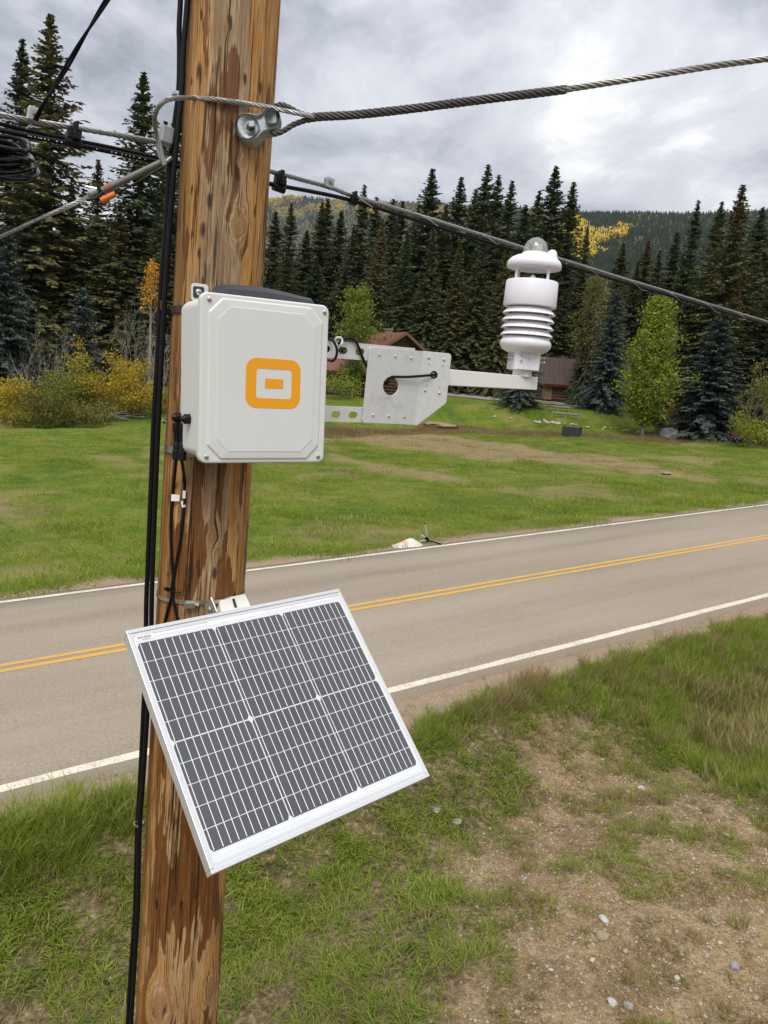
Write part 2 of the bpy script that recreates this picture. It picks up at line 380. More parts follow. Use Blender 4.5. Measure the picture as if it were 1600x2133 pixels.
# ------------------------------------------------------------------ road, markings
def strip(name, v0, v1, dz, m, thick=0.06, u0=-400, u1=700, wob=0.0, du=1.0, seed=0):
    us = np.concatenate([np.linspace(u0, -25, 30), np.arange(-24, 80, du), np.linspace(80, u1, 60)])
    a = v0 + (fbm(us * .9 + seed, us * 0 + seed, 4) - .5) * wob + (fbm(us * 6 + seed, us * 0 + 3, 2) - .5) * wob * .4
    b = v1 + (fbm(us * .9 + seed + 50, us * 0 + seed, 4) - .5) * wob
    vs = []; cr = lambda v: 0.035 * (1 - ((v - 11.47) / 3.6) ** 2)
    K = 6 if v1 - v0 > 1 else 1
    for i, u in enumerate(us):
        for q in range(K + 1):
            v = a[i] + (b[i] - a[i]) * q / K; X, Y = xy(u, v); vs.append((X, Y, float(grade(u)) + cr(v) + dz))
    n = K + 1; fs = [(i * n + q, (i + 1) * n + q, (i + 1) * n + q + 1, i * n + q + 1) for i in range(len(us) - 1) for q in range(K)]
    if thick:                                             # pavement edge
        for side in (0, K):
            base = len(vs)
            for i in range(len(us)):
                p = vs[i * n + side]; vs.append((p[0], p[1], p[2] - thick))
            fs += [(i * n + side, (i + 1) * n + side, base + i + 1, base + i) for i in range(len(us) - 1)]
    mb = MB().add(vs, fs, True)
    me = mb.mesh(name); me.materials.append(m)
    b_ = bmesh.new(); b_.from_mesh(me)
    bmesh.ops.recalc_face_normals(b_, faces=b_.faces)
    if sum(f.normal.z for f in b_.faces) < 0: bmesh.ops.reverse_faces(b_, faces=b_.faces)
    b_.to_mesh(me); b_.free()
    o = bpy.data.objects.new(name, me); COL.objects.link(o)
    return tag(o, kind='structure')
def m_asphalt(nt, b):
    p = posn(nt)
    r = N(nt, 'ShaderNodeMapping', {'Vector': p, 'Rotation': (0, 0, UA - pi / 2)}).outputs[0]
    r = N(nt, 'ShaderNodeVectorRotate', {'Vector': p, 'Angle': -(pi / 2 - UA)}, rotation_type='Z_AXIS').outputs[0]   # x along the road, y across
    s = N(nt, 'ShaderNodeSeparateXYZ', {0: r})
    n0 = noise(nt, vmul(nt, r, (.02, 1.1, 1)), 1.0, 4, .6)
    n1 = noise(nt, vmul(nt, r, (.12, .5, 1)), 1.0, 5, .6); n2 = noise(nt, p, 95, 3, .8); n3 = noise(nt, p, 30, 4, .8)
    c = ramp(nt, mth(nt, 'ADD', mth(nt, 'MULTIPLY', n0, .55), mth(nt, 'MULTIPLY', n1, .45)), [(.36, (.205, .170, .126)), (.5, (.262, .218, .163)), (.64, (.315, .264, .200))])
    ag = mth(nt, 'ADD', mth(nt, 'MULTIPLY', n2, .5), mth(nt, 'MULTIPLY', n3, .5))
    c = mix(nt, mapr(nt, ag, .50, .68, 0, .8), c, (.46, .40, .33)); c = mix(nt, mapr(nt, ag, .48, .33, 0, .75), c, (.10, .085, .066))
    y = s.outputs[1]
    wear = mth(nt, 'ADD', N(nt, 'ShaderNodeMath', {0: mth(nt, 'ABSOLUTE', mth(nt, 'SUBTRACT', y, 8.95)), 1: 0}, operation='ADD').outputs[0], 0)
    def band(y0, w): return mapr(nt, mth(nt, 'ABSOLUTE', mth(nt, 'SUBTRACT', y, y0)), w, 0, 0, 1, True)
    wb = mth(nt, 'ADD', mth(nt, 'ADD', band(9.1, .7), band(10.7, .7)), mth(nt, 'ADD', band(12.4, .7), band(14.0, .7)))
    c = mix(nt, mth(nt, 'MULTIPLY', wb, .32), c, (.30, .25, .185))
    ed = mth(nt, 'MAXIMUM', band(7.9, .45), band(15.05, .4))
    c = mix(nt, mth(nt, 'MULTIPLY', ed, mapr(nt, n1, .3, .7, .2, .75)), c, (.25, .20, .15))
    return {'Base Color': c, 'Roughness': .88, 'Specular IOR Level': .25, 'Normal': bump(nt, ag, .5, .006)}
M_ASPH = mat('asphalt', m_asphalt)
def m_paint(col):
    def f(nt, b):
        p = posn(nt); n = noise(nt, p, 30, 5, .75); n1 = noise(nt, p, 2.5, 4, .6)
        w = mth(nt, 'ADD', mth(nt, 'MULTIPLY', n, .7), mth(nt, 'MULTIPLY', n1, .3))
        return {'Base Color': mix(nt, mapr(nt, w, .47, .64, 0, .8), col, (.26, .215, .165)), 'Roughness': .7}
    return f
M_PW = mat('white_line_paint', m_paint((.66, .60, .48))); M_PY = mat('yellow_line_paint', m_paint((.60, .33, .03)))
strip('road', ROAD0, ROAD1, 0.0, M_ASPH, .08, wob=.16)
strip('white_edge_line', 8.105, 8.255, .004, M_PW, 0, wob=.035, du=.5)
strip('white_edge_line', 14.77, 14.90, .004, M_PW, 0, wob=.02, du=.5, seed=9)
strip('yellow_centre_line', 11.34, 11.45, .004, M_PY, 0, wob=.012, seed=4)
strip('yellow_centre_line', 11.56, 11.67, .004, M_PY, 0, wob=.012, seed=5)
# gravel drive on the bank behind the meadow, reaching the houses
def build_drive():
    pts = [(860, 815), (940, 824), (1020, 831), (1100, 838), (1180, 845), (1270, 853), (1360, 862), (1450, 871)]
    vs = []
    P = [at_dist(px, py, 74.5) for i, (px, py) in enumerate(pts)]
    # a level lane following the contour; 4 m wide
    us = [];
    for i, p in enumerate(P):
        q = p[:2]; t = (P[min(i + 1, len(P) - 1)] - P[max(i - 1, 0)])[:2]; t /= np.linalg.norm(t); n = np.array([-t[1], t[0]])
        for k in range(7):
            a = q + n * (k * .8 - .3); vs.append((a[0], a[1], ground(a[0], a[1]) + .05))
    fs = [(i * 7 + k, (i + 1) * 7 + k, (i + 1) * 7 + k + 1, i * 7 + k + 1) for i in range(len(P) - 1) for k in range(6)]
    def f(nt, b):
        n = noise(nt, posn(nt), 4, 5, .7); return {'Base Color': mix(nt, n, (.20, .17, .15), (.32, .275, .245)), 'Roughness': .95}
    o = link('driveway', MB().add(vs, fs, True).mesh('driveway'), mat('drive_gravel', f)); tag(o, kind='structure')
build_drive()

# ------------------------------------------------------------------ scatter through geometry nodes (stuff)
def scatter(name, P, rot, scl, idx, protos):
    me = bpy.data.meshes.new(name); me.from_pydata(np.asarray(P).tolist(), [], [])
    a = me.attributes.new('rot', 'FLOAT_VECTOR', 'POINT'); a.data.foreach_set('vector', np.asarray(rot, np.float32).ravel())
    a = me.attributes.new('scl', 'FLOAT', 'POINT'); a.data.foreach_set('value', np.asarray(scl, np.float32))
    a = me.attributes.new('idx', 'INT', 'POINT'); a.data.foreach_set('value', np.asarray(idx, np.int32))
    o = bpy.data.objects.new(name, me); COL.objects.link(o)
    pc = bpy.data.collections.new(name + '_kinds')
    for q in protos: pc.objects.link(q)
    g = bpy.data.node_groups.new(name, 'GeometryNodeTree')
    g.interface.new_socket('Geometry', in_out='INPUT', socket_type='NodeSocketGeometry'); g.interface.new_socket('Geometry', in_out='OUTPUT', socket_type='NodeSocketGeometry')
    gi = g.nodes.new('NodeGroupInput'); go = g.nodes.new('NodeGroupOutput')
    ci = g.nodes.new('GeometryNodeCollectionInfo'); ci.inputs[0].default_value = pc; ci.inputs[1].default_value = True; ci.inputs[2].default_value = True
    ip = g.nodes.new('GeometryNodeInstanceOnPoints')
    def na(n, t):
        q = g.nodes.new('GeometryNodeInputNamedAttribute'); q.data_type = t; q.inputs[0].default_value = n; return q.outputs[0]
    L = g.links.new
    L(gi.outputs[0], ip.inputs['Points']); L(ci.outputs[0], ip.inputs['Instance']); ip.inputs['Pick Instance'].default_value = True
    L(na('idx', 'INT'), ip.inputs['Instance Index']); L(na('rot', 'FLOAT_VECTOR'), ip.inputs['Rotation']); L(na('scl', 'FLOAT'), ip.inputs['Scale'])
    L(ip.outputs[0], go.inputs[0])
    md = o.modifiers.new('scatter', 'NODES'); md.node_group = g
    tag(o, kind='stuff'); return o
def proto(name, mb, m):
    me = mb.mesh(name) if isinstance(mb, MB) else mb
    if not me.materials: me.materials.append(m)
    return bpy.data.objects.new(name, me)
def soup(name, T, tint=None):
    """triangle soup (n,3,3) -> mesh with a per-corner-point 'tint' hue attribute"""
    T = np.asarray(T, np.float32); n = len(T); me = bpy.data.meshes.new(name)
    me.vertices.add(n * 3); me.vertices.foreach_set('co', T.reshape(-1)); me.loops.add(n * 3); me.loops.foreach_set('vertex_index', np.arange(n * 3, dtype=np.int32))
    me.polygons.add(n); me.polygons.foreach_set('loop_start', np.arange(0, n * 3, 3, dtype=np.int32)); me.polygons.foreach_set('loop_total', np.full(n, 3, np.int32)) if False else None
    me.update(calc_edges=True)
    if tint is not None:
        a = me.attributes.new('tint', 'FLOAT', 'POINT'); a.data.foreach_set('value', np.repeat(np.asarray(tint, np.float32), 3))
    return me
def m_leafy(stops, dry=None, transl=.25, rough=.6, nscale=1.2, spec=.2, rw=.45):
    def f(nt, b):
        oi = N(nt, 'ShaderNodeObjectInfo').outputs['Random']
        t = mth(nt, 'ADD', mth(nt, 'MULTIPLY', attr(nt, 'tint'), 1 - rw), mth(nt, 'MULTIPLY', oi, rw * .55))
        t = mth(nt, 'ADD', t, mth(nt, 'MULTIPLY', noise(nt, posn(nt), nscale, 3, .6), rw * .45))
        c = ramp(nt, t, stops)
        tr = N(nt, 'ShaderNodeBsdfTranslucent', {0: c}); mx = N(nt, 'ShaderNodeMixShader', {0: transl, 1: b.outputs[0], 2: tr.outputs[0]})
        nt.links.new(mx.outputs[0], nt.nodes['Material Output'].inputs[0])
        return {'Base Color': c, 'Roughness': rough, 'Specular IOR Level': spec}
    return f
def blades(seed, n, r0, h0, h1, w, lean, curl, segs=2, tdry=0.0):
    """tuft of n curved tapering blades -> triangle list and tints"""
    g = np.random.RandomState(seed); T = []; ti = []
    for i in range(n):
        a = g.rand() * 2 * pi; r = r0 * math.sqrt(g.rand()); b = np.array([r * cos(a), r * sin(a), -.015])
        a2 = a + g.randn() * .9; h = h0 + (h1 - h0) * g.rand(); d = np.array([cos(a2), sin(a2), 0]); sd = np.array([-d[1], d[0], 0]) if g.rand() < .6 else d
        ln = lean * (.3 + g.rand()); cu = curl * (.4 + g.rand()); pts = []
        el = pi / 2 - ln; p = b.copy()
        for s in range(segs + 1):
            pts.append(p.copy()); p = p + (d * cos(el) + np.array([0, 0, sin(el)])) * h / segs; el -= cu / segs * (1.4 if s else .8)
        wv = w * (.6 + .8 * g.rand()); tt = min(1, g.rand() * .75 + tdry)
        for s in range(segs):
            w0 = wv * (1 - s / segs) ** .7 / 2; w1 = wv * (1 - (s + 1) / segs) ** .7 / 2
            A, B, C_, D = pts[s] - sd * w0, pts[s] + sd * w0, pts[s + 1] + sd * w1, pts[s + 1] - sd * w1
            T.append((A, B, C_)); ti.append(tt)
            if s < segs - 1: T.append((A, C_, D)); ti.append(tt)
    return soup('grass_tuft', np.array(T), ti)
GREENS = [(0.0, (.085, .145, .012)), (.26, (.160, .240, .022)), (.46, (.260, .335, .042)), (.68, (.38, .375, .095)), (1.0, (.52, .43, .22))]
M_GRASS = mat('grass_blade', m_leafy(GREENS, transl=.42))
M_DRY = mat('dry_grass_blade', m_leafy([(0, (.12, .095, .035)), (.4, (.23, .175, .075)), (.8, (.36, .275, .135)), (1, (.46, .37, .21))], transl=.25))
M_WEED = mat('weed_leaf', m_leafy([(0, (.13, .17, .035)), (.35, (.24, .22, .075)), (.65, (.38, .30, .13)), (1, (.48, .40, .12))], transl=.25))
def frustum(x, y, z, m=350):
    px, py, d = project(np.stack([x, y, z], 1)); return (d > .5) & (px > -m) & (px < 1600 + m) & (py > -m) & (py < 2133 + m)
def build_grass():
    g = np.random.RandomState(11)
    ps = [proto('tuft_%02d' % i, blades(100 + i, 24, .09, .08, .20, .0125, 1.05, 1.3, 3), M_GRASS) for i in range(4)]            # 0-3 verge tufts
    ps += [proto('tuft_%02d' % (4 + i), blades(140 + i, 20, .07, .20, .44, .0095, .40, .95, 3), M_GRASS) for i in range(3)]       # 4-6 tall
    ps += [proto('tuft_%02d' % (7 + i), blades(170 + i, 18, .07, .05, .17, .0085, 1.0, .9, 3, .2), M_DRY) for i in range(2)]     # 7-8 dry
    ps += [proto('tuft_09', blades(190, 22, .07, .25, .55, .008, .35, .8, 3, .3), M_DRY)]                                        # 9 tall dry
    ps += [proto('tuft_%02d' % (10 + i), blades(200 + i, 44, .13, .12, .34, .017, .55, .5, 2), M_WEED) for i in range(2)]        # 10-11 weeds
    # --- near verge
    n = 95000; u = g.uniform(-7, 15, n); v = g.uniform(-.5, ROAD0 + .05, n); x, y = xy(u, v); z = terr(x, y); k = frustum(x, y, z)
    u, v, x, y, z = u[k], v[k], x[k], y[k], z[k]; n = len(u); M = masks(x, y); e = ROAD0 - v
    cl = fbm(x * 2.3 + 3, y * 2.3, 3); cl2 = fbm(x * .9 + 40, y * .9, 3)
    nn = fbm(x * 1.6 + 9, y * 1.6, 3) - .5
    lush = sst(.5 + polyd(Z_LUSH, u, v) / .35 + nn * 1.6); tallz = sst(.5 + polyd(Z_TALL, u, v) / .3 + nn * 1.4)
    lush = np.maximum(lush, tallz)
    dens = .20 + .62 * sst((cl - .44) / .16) + .6 * lush
    dens = dens * (1 - M['dirt'] * .40) * (1 - .95 * M['shl'])
    dens = np.where(M['dirt'] > .4, dens * (0.95 + 1.5 * sst((cl - .47) / .1)), dens)
    keep = g.rand(n) < np.clip(dens, 0, 1)
    idx = g.randint(0, 4, n); s = .5 + .6 * g.rand(n) + .5 * (cl2 - .5)
    dryp = .24 + .50 * M['dirt'] + .25 * sst((.48 - cl2) / .1); dry = g.rand(n) < dryp * (1 - .75 * lush); idx = np.where(dry, 7 + g.randint(0, 2, n), idx)
    s = np.where(M['dirt'] > .5, s * .66, s)
    tall = g.rand(n) < lush * (.30 + .4 * (cl > .5)) + .3 * tallz; idx = np.where(tall & ~dry, 4 + g.randint(0, 3, n), idx)
    s = np.where(tall & ~dry, (.42 + .40 * g.rand(n)) * (1 + .75 * tallz), s)
    s = s * np.where(e < .5, .55, 1)
    td = (g.rand(n) < .05 * lush + .3 * sst(.5 + polyd(Z_TUSS, u, v) / .25)) & (e > .35); idx = np.where(td, 9, idx); s = np.where(td, .5 + .5 * g.rand(n), s)
    wd = (g.rand(n) < M['weed'] * .20 + .010 * M['dirt']); idx = np.where(wd, 10 + g.randint(0, 2, n), idx); s = np.where(wd, (.6 + .8 * g.rand(n)) * np.where(M['dirt'] > .4, .45, 1), s)
    keep = keep | (wd & (g.rand(n) < .7))
    r = np.stack([g.randn(n) * .12, g.randn(n) * .12, g.rand(n) * 2 * pi], 1)
    k = keep
    scatter('roadside_grass', np.stack([x, y, z], 1)[k], r[k], s[k], idx[k], ps)
    # --- meadow beyond the road
    ps2 = [proto('sod_%02d' % i, blades(300 + i, 70, .42, .05, .12, .011, .7, .9, 2), M_GRASS) for i in range(4)]
    ps2 += [proto('sod_%02d' % (4 + i), blades(320 + i, 45, .40, .03, .09, .010, .8, .8, 2, .3), M_DRY) for i in range(2)]
    ps2 += [proto('sod_06', blades(330, 60, .35, .18, .42, .012, .4, .8, 2, .35), M_DRY)]
    n = 30000; v = ROAD1 + .3 + (46 - ROAD1) * g.rand(n) ** 1.5; u = g.uniform(-25, 60, n); x, y = xy(u, v); z = terr(x, y); k = frustum(x, y, z, 200)
    u, v, x, y, z = u[k], v[k], x[k], y[k], z[k]; n = len(u); M = masks(x, y)
    cl = fbm(x * .8, y * .8, 3); idx = g.randint(0, 4, n); s = .7 + .6 * g.rand(n) + 1.2 * sst((cl - .58) / .1)*g.rand(n)
    idx = np.where(g.rand(n) < M['brown'] * .85 + .06, 4 + g.randint(0, 2, n), idx)
    keep = g.rand(n) < (1 - M['shl'] * .9) * np.where(M['brown'] > .5, .55, 1) * (.55 + .45 * sst((cl - .35) / .2))
    P = np.stack([x, y, z], 1)[keep]; r = np.stack([g.randn(n) * .05, g.randn(n) * .05, g.rand(n) * 2 * pi], 1)[keep]; s = s[keep]; idx = idx[keep]
    # pale uncut grass along the stream
    q = 6000; uq = g.uniform(20, 64, q); edge = 47.0 + 9.0 * sst((24 - uq) / 16) - 9.0 * sst((uq - 38) / 12)
    vq = edge - 1.2 + g.randn(q) * .9; xq, yq = xy(uq, vq); zq = terr(xq, yq); kk = g.rand(q) < .35 + .65 * (fbm(xq * .25, yq * .25, 2) > .5)
    P = np.concatenate([P, np.stack([xq, yq, zq], 1)[kk]]); r = np.concatenate([r, np.stack([0 * uq, 0 * uq, g.rand(q) * 6.28], 1)[kk]]); s = np.concatenate([s, (.6 + .8 * g.rand(q))[kk]]); idx = np.concatenate([idx, np.full(q, 6)[kk]])
    scatter('meadow_grass', P, r, s, idx, ps2)
    # --- gravel of the verge: small angular pebbles
    def pebble(seed):
        gg = np.random.RandomState(seed); b = bmesh.new(); bmesh.ops.create_icosphere(b, subdivisions=1, radius=1)
        for vt in b.verts: vt.co *= .75 + .45 * gg.rand()
        for vt in b.verts: vt.co.z *= .6
        me = bpy.data.meshes.new('pebble'); b.to_mesh(me); b.free(); return me
    pp = [proto('pebble_%d' % i, pebble(i), M_PEB) for i in range(5)]
    n = 120000; u = g.uniform(-6, 15, n); v = g.uniform(-.5, ROAD0 + .02, n); x, y = xy(u, v); z = terr(x, y); M = masks(x, y)
    k = frustum(x, y, z) & (g.rand(n) < M['dirt'] * .85 + M['shl'] * .8 + .02); n = k.sum()
    s = .004 + .013 * g.rand(n) ** 3 + .010 * (g.rand(n) < .03)
    scatter('gravel', np.stack([x, y, z + .002], 1)[k], np.stack([g.rand(n) * .5, g.rand(n) * .5, g.rand(n) * 6.3], 1), s, g.randint(0, 5, n), pp)
def m_stone(nt, b):
    oi = N(nt, 'ShaderNodeObjectInfo').outputs['Random']; p = objco(nt); n = noise(nt, p, 9, 5, .65)
    c = ramp(nt, oi, [(0, (.33, .27, .20)), (.25, (.52, .47, .39)), (.5, (.38, .28, .19)), (.8, (.30, .25, .19)), (1, (.50, .40, .28))])
    return {'Base Color': mix(nt, mapr(nt, n, .3, .7, 0, .5), c, (.20, .165, .125)), 'Roughness': .9, 'Normal': bump(nt, n, .4, .01)}
M_PEB = mat('pebble_stone', m_stone)
Z_TUSS = zone([(960, 1500), (1040, 1450), (1120, 1400), (1150, 1430), (1080, 1480), (1000, 1520)])
build_grass()

# ------------------------------------------------------------------ mountains with their forests
def sph(px, py):
    r = ray(px, py); return math.atan2(r[0], r[1]), math.atan2(r[2], np.hypot(r[0], r[1]))
def skyline(pts):
    q = sorted(sph(*p) for p in pts); return np.array([a for a, _ in q]), np.array([e for _, e in q])
M_HILLG = mat('hill_ground', lambda nt, b: {'Base Color': mix(nt, noise(nt, posn(nt), .01, 5, .6), (.035, .045, .022), (.10, .085, .035)), 'Roughness': 1.0})
def mountain(name, sky, r0, r1, z0, seed):
    az, el = skyline(sky); A = np.linspace(radians(-75), radians(75), 260); E = np.interp(A, az, el)
    R = np.concatenate([np.linspace(r0, r1, 46), np.linspace(r1 * 1.04, r1 * 1.6, 10)])
    def hz(a, r):
        e = np.interp(a, az, el); zr = r1 * np.tan(e) + H - 5
        t = np.clip((r - r0) / (r1 - r0), 0, 1); x = r * np.sin(a); y = r * np.cos(a)
        s = r1 / 1800.0
        z = z0 + (zr - z0) * (t ** .92) + (fbm(x / (160 * s) + seed, y / (160 * s), 4) - .5) * 85 * s * np.sin(pi * t) + 0 * x
        return np.where(r > r1, zr - (r - r1) * .25, z)
    aa, rr = np.meshgrid(A, R, indexing='ij'); z = hz(aa, rr); x = rr * np.sin(aa); y = rr * np.cos(aa); n = len(R)
    f = [(i * n + j, i * n + j + 1, (i + 1) * n + j + 1, (i + 1) * n + j) for i in range(len(A) - 1) for j in range(n - 1)]
    mb = MB().add(np.stack([x, y, z], -1).reshape(-1, 3), f, True); me = mb.mesh(name); me.materials.append(M_HILLG)
    o = link(name, me); tag(o, kind='structure')
    return hz
def low_conifer(seed):
    g = np.random.RandomState(seed); mb = MB()
    for z0, z1, r in ((.0, .5, .20), (.22, .75, .155), (.48, 1.0, .105)):
        k = 6; vs = [(r * (.7 + .6 * g.rand()) * cos(2 * pi * i / k), r * (.7 + .6 * g.rand()) * sin(2 * pi * i / k), z0 + .06 * g.rand()) for i in range(k)] + [(0, 0, z1)]
        mb.add(vs, [(i, (i + 1) % k, k) for i in range(k)])
    return mb
def low_aspen(seed):
    g = np.random.RandomState(seed); mb = MB()
    for c in range(5):
        cx, cy, cz = g.randn() * .12, g.randn() * .12, .35 + .13 * c + g.randn() * .04; r = .17 + .06 * g.rand()
        vs = [(cx + r * x * (.8 + .4 * g.rand()), cy + r * y * (.8 + .4 * g.rand()), cz + r * z) for x, y, z in ((1, 0, 0), (-1, 0, 0), (0, 1, 0), (0, -1, 0), (0, 0, 1), (0, 0, -1))]
        mb.add(vs, [(0, 2, 4), (2, 1, 4), (1, 3, 4), (3, 0, 4), (2, 0, 5), (1, 2, 5), (3, 1, 5), (0, 3, 5)])
    return mb
def m_far(stops):
    def f(nt, b):
        oi = N(nt, 'ShaderNodeObjectInfo').outputs['Random']; n = noise(nt, posn(nt), .02, 3, .6)
        return {'Base Color': ramp(nt, mth(nt, 'ADD', mth(nt, 'MULTIPLY', oi, .6), mth(nt, 'MULTIPLY', n, .4)), stops), 'Roughness': .9, 'Specular IOR Level': .1}
    return f
M_FSP = mat('far_spruce_needles', m_far([(0, (0.013, 0.022, 0.013)), (.5, (0.026, 0.040, 0.022)), (1, (0.050, 0.057, 0.031))]))
M_FAS = mat('far_aspen_gold', m_far([(0, (.30, .19, .025)), (.4, (.44, .30, .035)), (.7, (.52, .37, .045)), (1, (.36, .33, .06))]))
M_FAO = mat('far_aspen_olive', m_far([(0, (0.110, 0.110, 0.022)), (.6, (0.198, 0.165, 0.033)), (1, (0.330, 0.220, 0.033))]))
def pxmask(polys, px, py, soft=10):
    n = (fbm(px / 26, py / 12, 3) - .5) * 30; m = np.zeros(np.shape(px))
    for q in polys: m = np.maximum(m, sst(.5 + (polyd(q, px, py) + n) / soft))
    return m
def build_mountains():
    g = np.random.RandomState(21)
    protos = [proto('fara_%d' % i, low_conifer(40 + i), M_FSP) for i in range(4)] + [proto('farb_%d' % i, low_aspen(60 + i), M_FAS) for i in range(3)] + [proto('farc_%d' % i, low_aspen(70 + i), M_FAO) for i in range(2)]
    hA = mountain('mountain', [(-400, 760), (500, 690), (800, 600), (980, 540), (1080, 490), (1150, 462), (1210, 446), (1300, 446), (1400, 448), (1500, 446), (1600, 441), (1800, 436), (2300, 430)], 520, 1750, 10, 3)
    hB = mountain('mountain', [(-900, 640), (-300, 560), (0, 500), (300, 450), (480, 428), (560, 414), (605, 406), (660, 412), (760, 417), (850, 420), (950, 426), (1050, 427), (1120, 434), (1200, 446), (1400, 470), (2300, 520)], 1900, 3300, 10, 8)
    gA = [[(1165, 468), (1200, 460), (1222, 470), (1230, 498), (1205, 520), (1165, 505)], [(1225, 478), (1290, 474), (1316, 484), (1305, 500), (1268, 512), (1225, 530), (1190, 530), (1200, 510)], [(1425, 440), (1445, 446), (1440, 460), (1428, 456)], [(1150, 505), (1190, 515), (1260, 530), (1200, 560), (1130, 560)]]
    gB = [[(545, 412), (605, 398), (650, 405), (610, 418), (560, 432), (545, 430)], [(640, 430), (720, 424), (735, 440), (690, 446), (640, 440)], [(735, 430), (800, 432), (805, 448), (740, 445)], [(570, 440), (630, 436), (640, 452), (580, 455)], [(880, 440), (1000, 432), (1010, 446), (900, 452)], [(920, 436), (980, 438), (960, 452), (925, 450)], [(1050, 425), (1115, 432), (1100, 440)], [(660, 408), (900, 418), (890, 425), (700, 418)]]
    P, I, Sc = [], [], []
    for hz, r0, r1, n, gold, hh in ((hA, 560, 1760, 40000, gA, 12.0), (hB, 2100, 3310, 38000, gB, 12.5)):
        a = np.radians(g.uniform(-32, 38, n)); r = r0 + (r1 - r0) * np.sqrt(g.rand(n)); z = hz(a, r); p = np.stack([r * np.sin(a), r * np.cos(a), z - .5], 1)
        if hz is hA:                                     # a closed aspen stand on the slope
            a2 = np.radians(g.uniform(10, 20, 60000)); r2 = r0 + (r1 - r0) * np.sqrt(g.rand(60000)); p2 = np.stack([r2 * np.sin(a2), r2 * np.cos(a2), hz(a2, r2) - .5], 1); x2, y2, _ = project(p2); k2 = pxmask(gold, x2, y2) > .6; p = np.concatenate([p, p2[k2]]); n = len(p)
        px, py, d = project(p); m = pxmask(gold, px, py)
        k = g.rand(n) < np.where(py > 640, .25, 1); asp = g.rand(n) < m * .93
        ol = (~asp) & (g.rand(n) < (.55 * sst((fbm(px / 60, py / 22, 3) - .46) / .08) if hz is hB else .10 * sst((fbm(px / 60, py / 22, 3) - .5) / .08)))
        idx = np.where(asp, 4 + g.randint(0, 3, n), np.where(ol, 7 + g.randint(0, 2, n), g.randint(0, 4, n)))
        P.append(p[k]); I.append(idx[k]); s = hh * (.65 + .7 * g.rand(n)) * np.where(asp | ol, .66, 1); Sc.append(s[k])
    P = np.concatenate(P); n = len(P)
    scatter('distant_forest', P, np.stack([0 * P[:, 0], 0 * P[:, 0], g.rand(n) * 6.28], 1), np.concatenate(Sc), np.concatenate(I), protos)
build_mountains()

# ------------------------------------------------------------------ trees
def tri_twig(p, d, L, w, up):
    """flat pointed sprig from p along d: 2 triangles"""
    s = np.cross(d, up); s /= (np.linalg.norm(s) + 1e-9); m = p + d * L * .35
    return [(p, m + s * w, p + d * L), (p, p + d * L, m - s * w)]
def spruce_mesh(seed, Ht, Rb, dens=1.0, bare=.05, taper=.85, top_sparse=0.0, ts=1.0):
    g = np.random.RandomState(seed); T = []; ti = []; TB = MB()
    z = Ht * bare + .2; ph = 0
    while z < Ht - .15:
        t = z / Ht; R = Rb * (1 - t) ** taper + .10; k = max(5, int((6.5 + 5.0 * (1 - t)) * dens))
        if t > .72: k = max(3, int(k * (1 - top_sparse * (t - .72) / .28)))
        for q in range(k):
            ph += 2.4 + g.randn() * .35; L = R * (.55 + .6 * g.rand() ** .8); zz = z + g.randn() * .28 * min(1, (1 - t) * 6)
            el0 = radians(46 * t ** 1.5 - 8 + g.randn() * 11); droop = radians(34 * (1 - t) + 8); tipup = radians(20)
            h = np.array([cos(ph), sin(ph), 0]); ns = max(3, int(L / .34 / ts)); p = np.array([0, 0, zz]); el = el0; br = g.rand()
            pts = [p.copy()]
            for s in range(ns):
                f = s / ns; e = el0 - droop * f * 1.2 + tipup * max(0, f - .6) / .4
                p = p + (h * cos(e) + np.array([0, 0, sin(e)])) * L / ns; pts.append(p.copy())
            for s in range(1, ns + 1):
                f = s / ns
                if f < .2 and L > 1.5: continue
                fw = (pts[s] - pts[s - 1]); fw /= np.linalg.norm(fw); side = np.cross(fw, [0, 0, 1]); side /= np.linalg.norm(side) + 1e-9
                l = ts * (.34 + .26 * L * (1.15 - f) * .6) * (.7 + .6 * g.rand()) * min(1, .30 + 4.5 * (1 - t))
                for sg in (-1, 1):
                    for rep in range(2 if dens > .8 else 1):
                        an = radians(38 + 26 * g.rand()); d = fw * cos(an) + side * sg * sin(an) + np.array([0, 0, -.75 + .85 * g.rand()]); d /= np.linalg.norm(d)
                        b0 = pts[s] - fw * g.rand() * L / ns
                        T += tri_twig(b0, d, l * (1 - .3 * rep), .075 * ts + .075 * l, np.array([g.randn() * .8, g.randn() * .8, 1])); tt = np.clip(.25 + .5 * br * .6 + .35 * f + g.randn() * .12, 0, 1); ti += [tt, tt]
            T += tri_twig(pts[-2], (pts[-1] - pts[-2]) / np.linalg.norm(pts[-1] - pts[-2]), (.35 * ts + .08 * L) * min(1, .3 + 5 * (1 - t)), .07 * ts, np.array([0, 0, 1.])); ti += [.8, .8]
        z += ts * (.27 + .17 * (1 - t)) / (dens ** .5) * (1.0 if t < .8 else .8)
    T += tri_twig(np.array([0, 0, Ht - 1.4]), np.array([0, 0, 1.]), 1.4, .10, np.array([1., 0, 0])) + tri_twig(np.array([0, 0, Ht - 1.4]), np.array([0, 0, 1.]), 1.4, .10, np.array([0, 1., 0])); ti += [.7] * 4
    rb = .012 * Ht + .05
    TB.tube([(0, 0, -.4), (0, 0, .3), (0, 0, Ht * .4), (0, 0, Ht * .8), (0, 0, Ht - .3)], [rb * 1.4, rb, rb * .7, rb * .28, .02], 8)
    return TB.mesh('trunk'), soup('crown', np.array(T), ti)
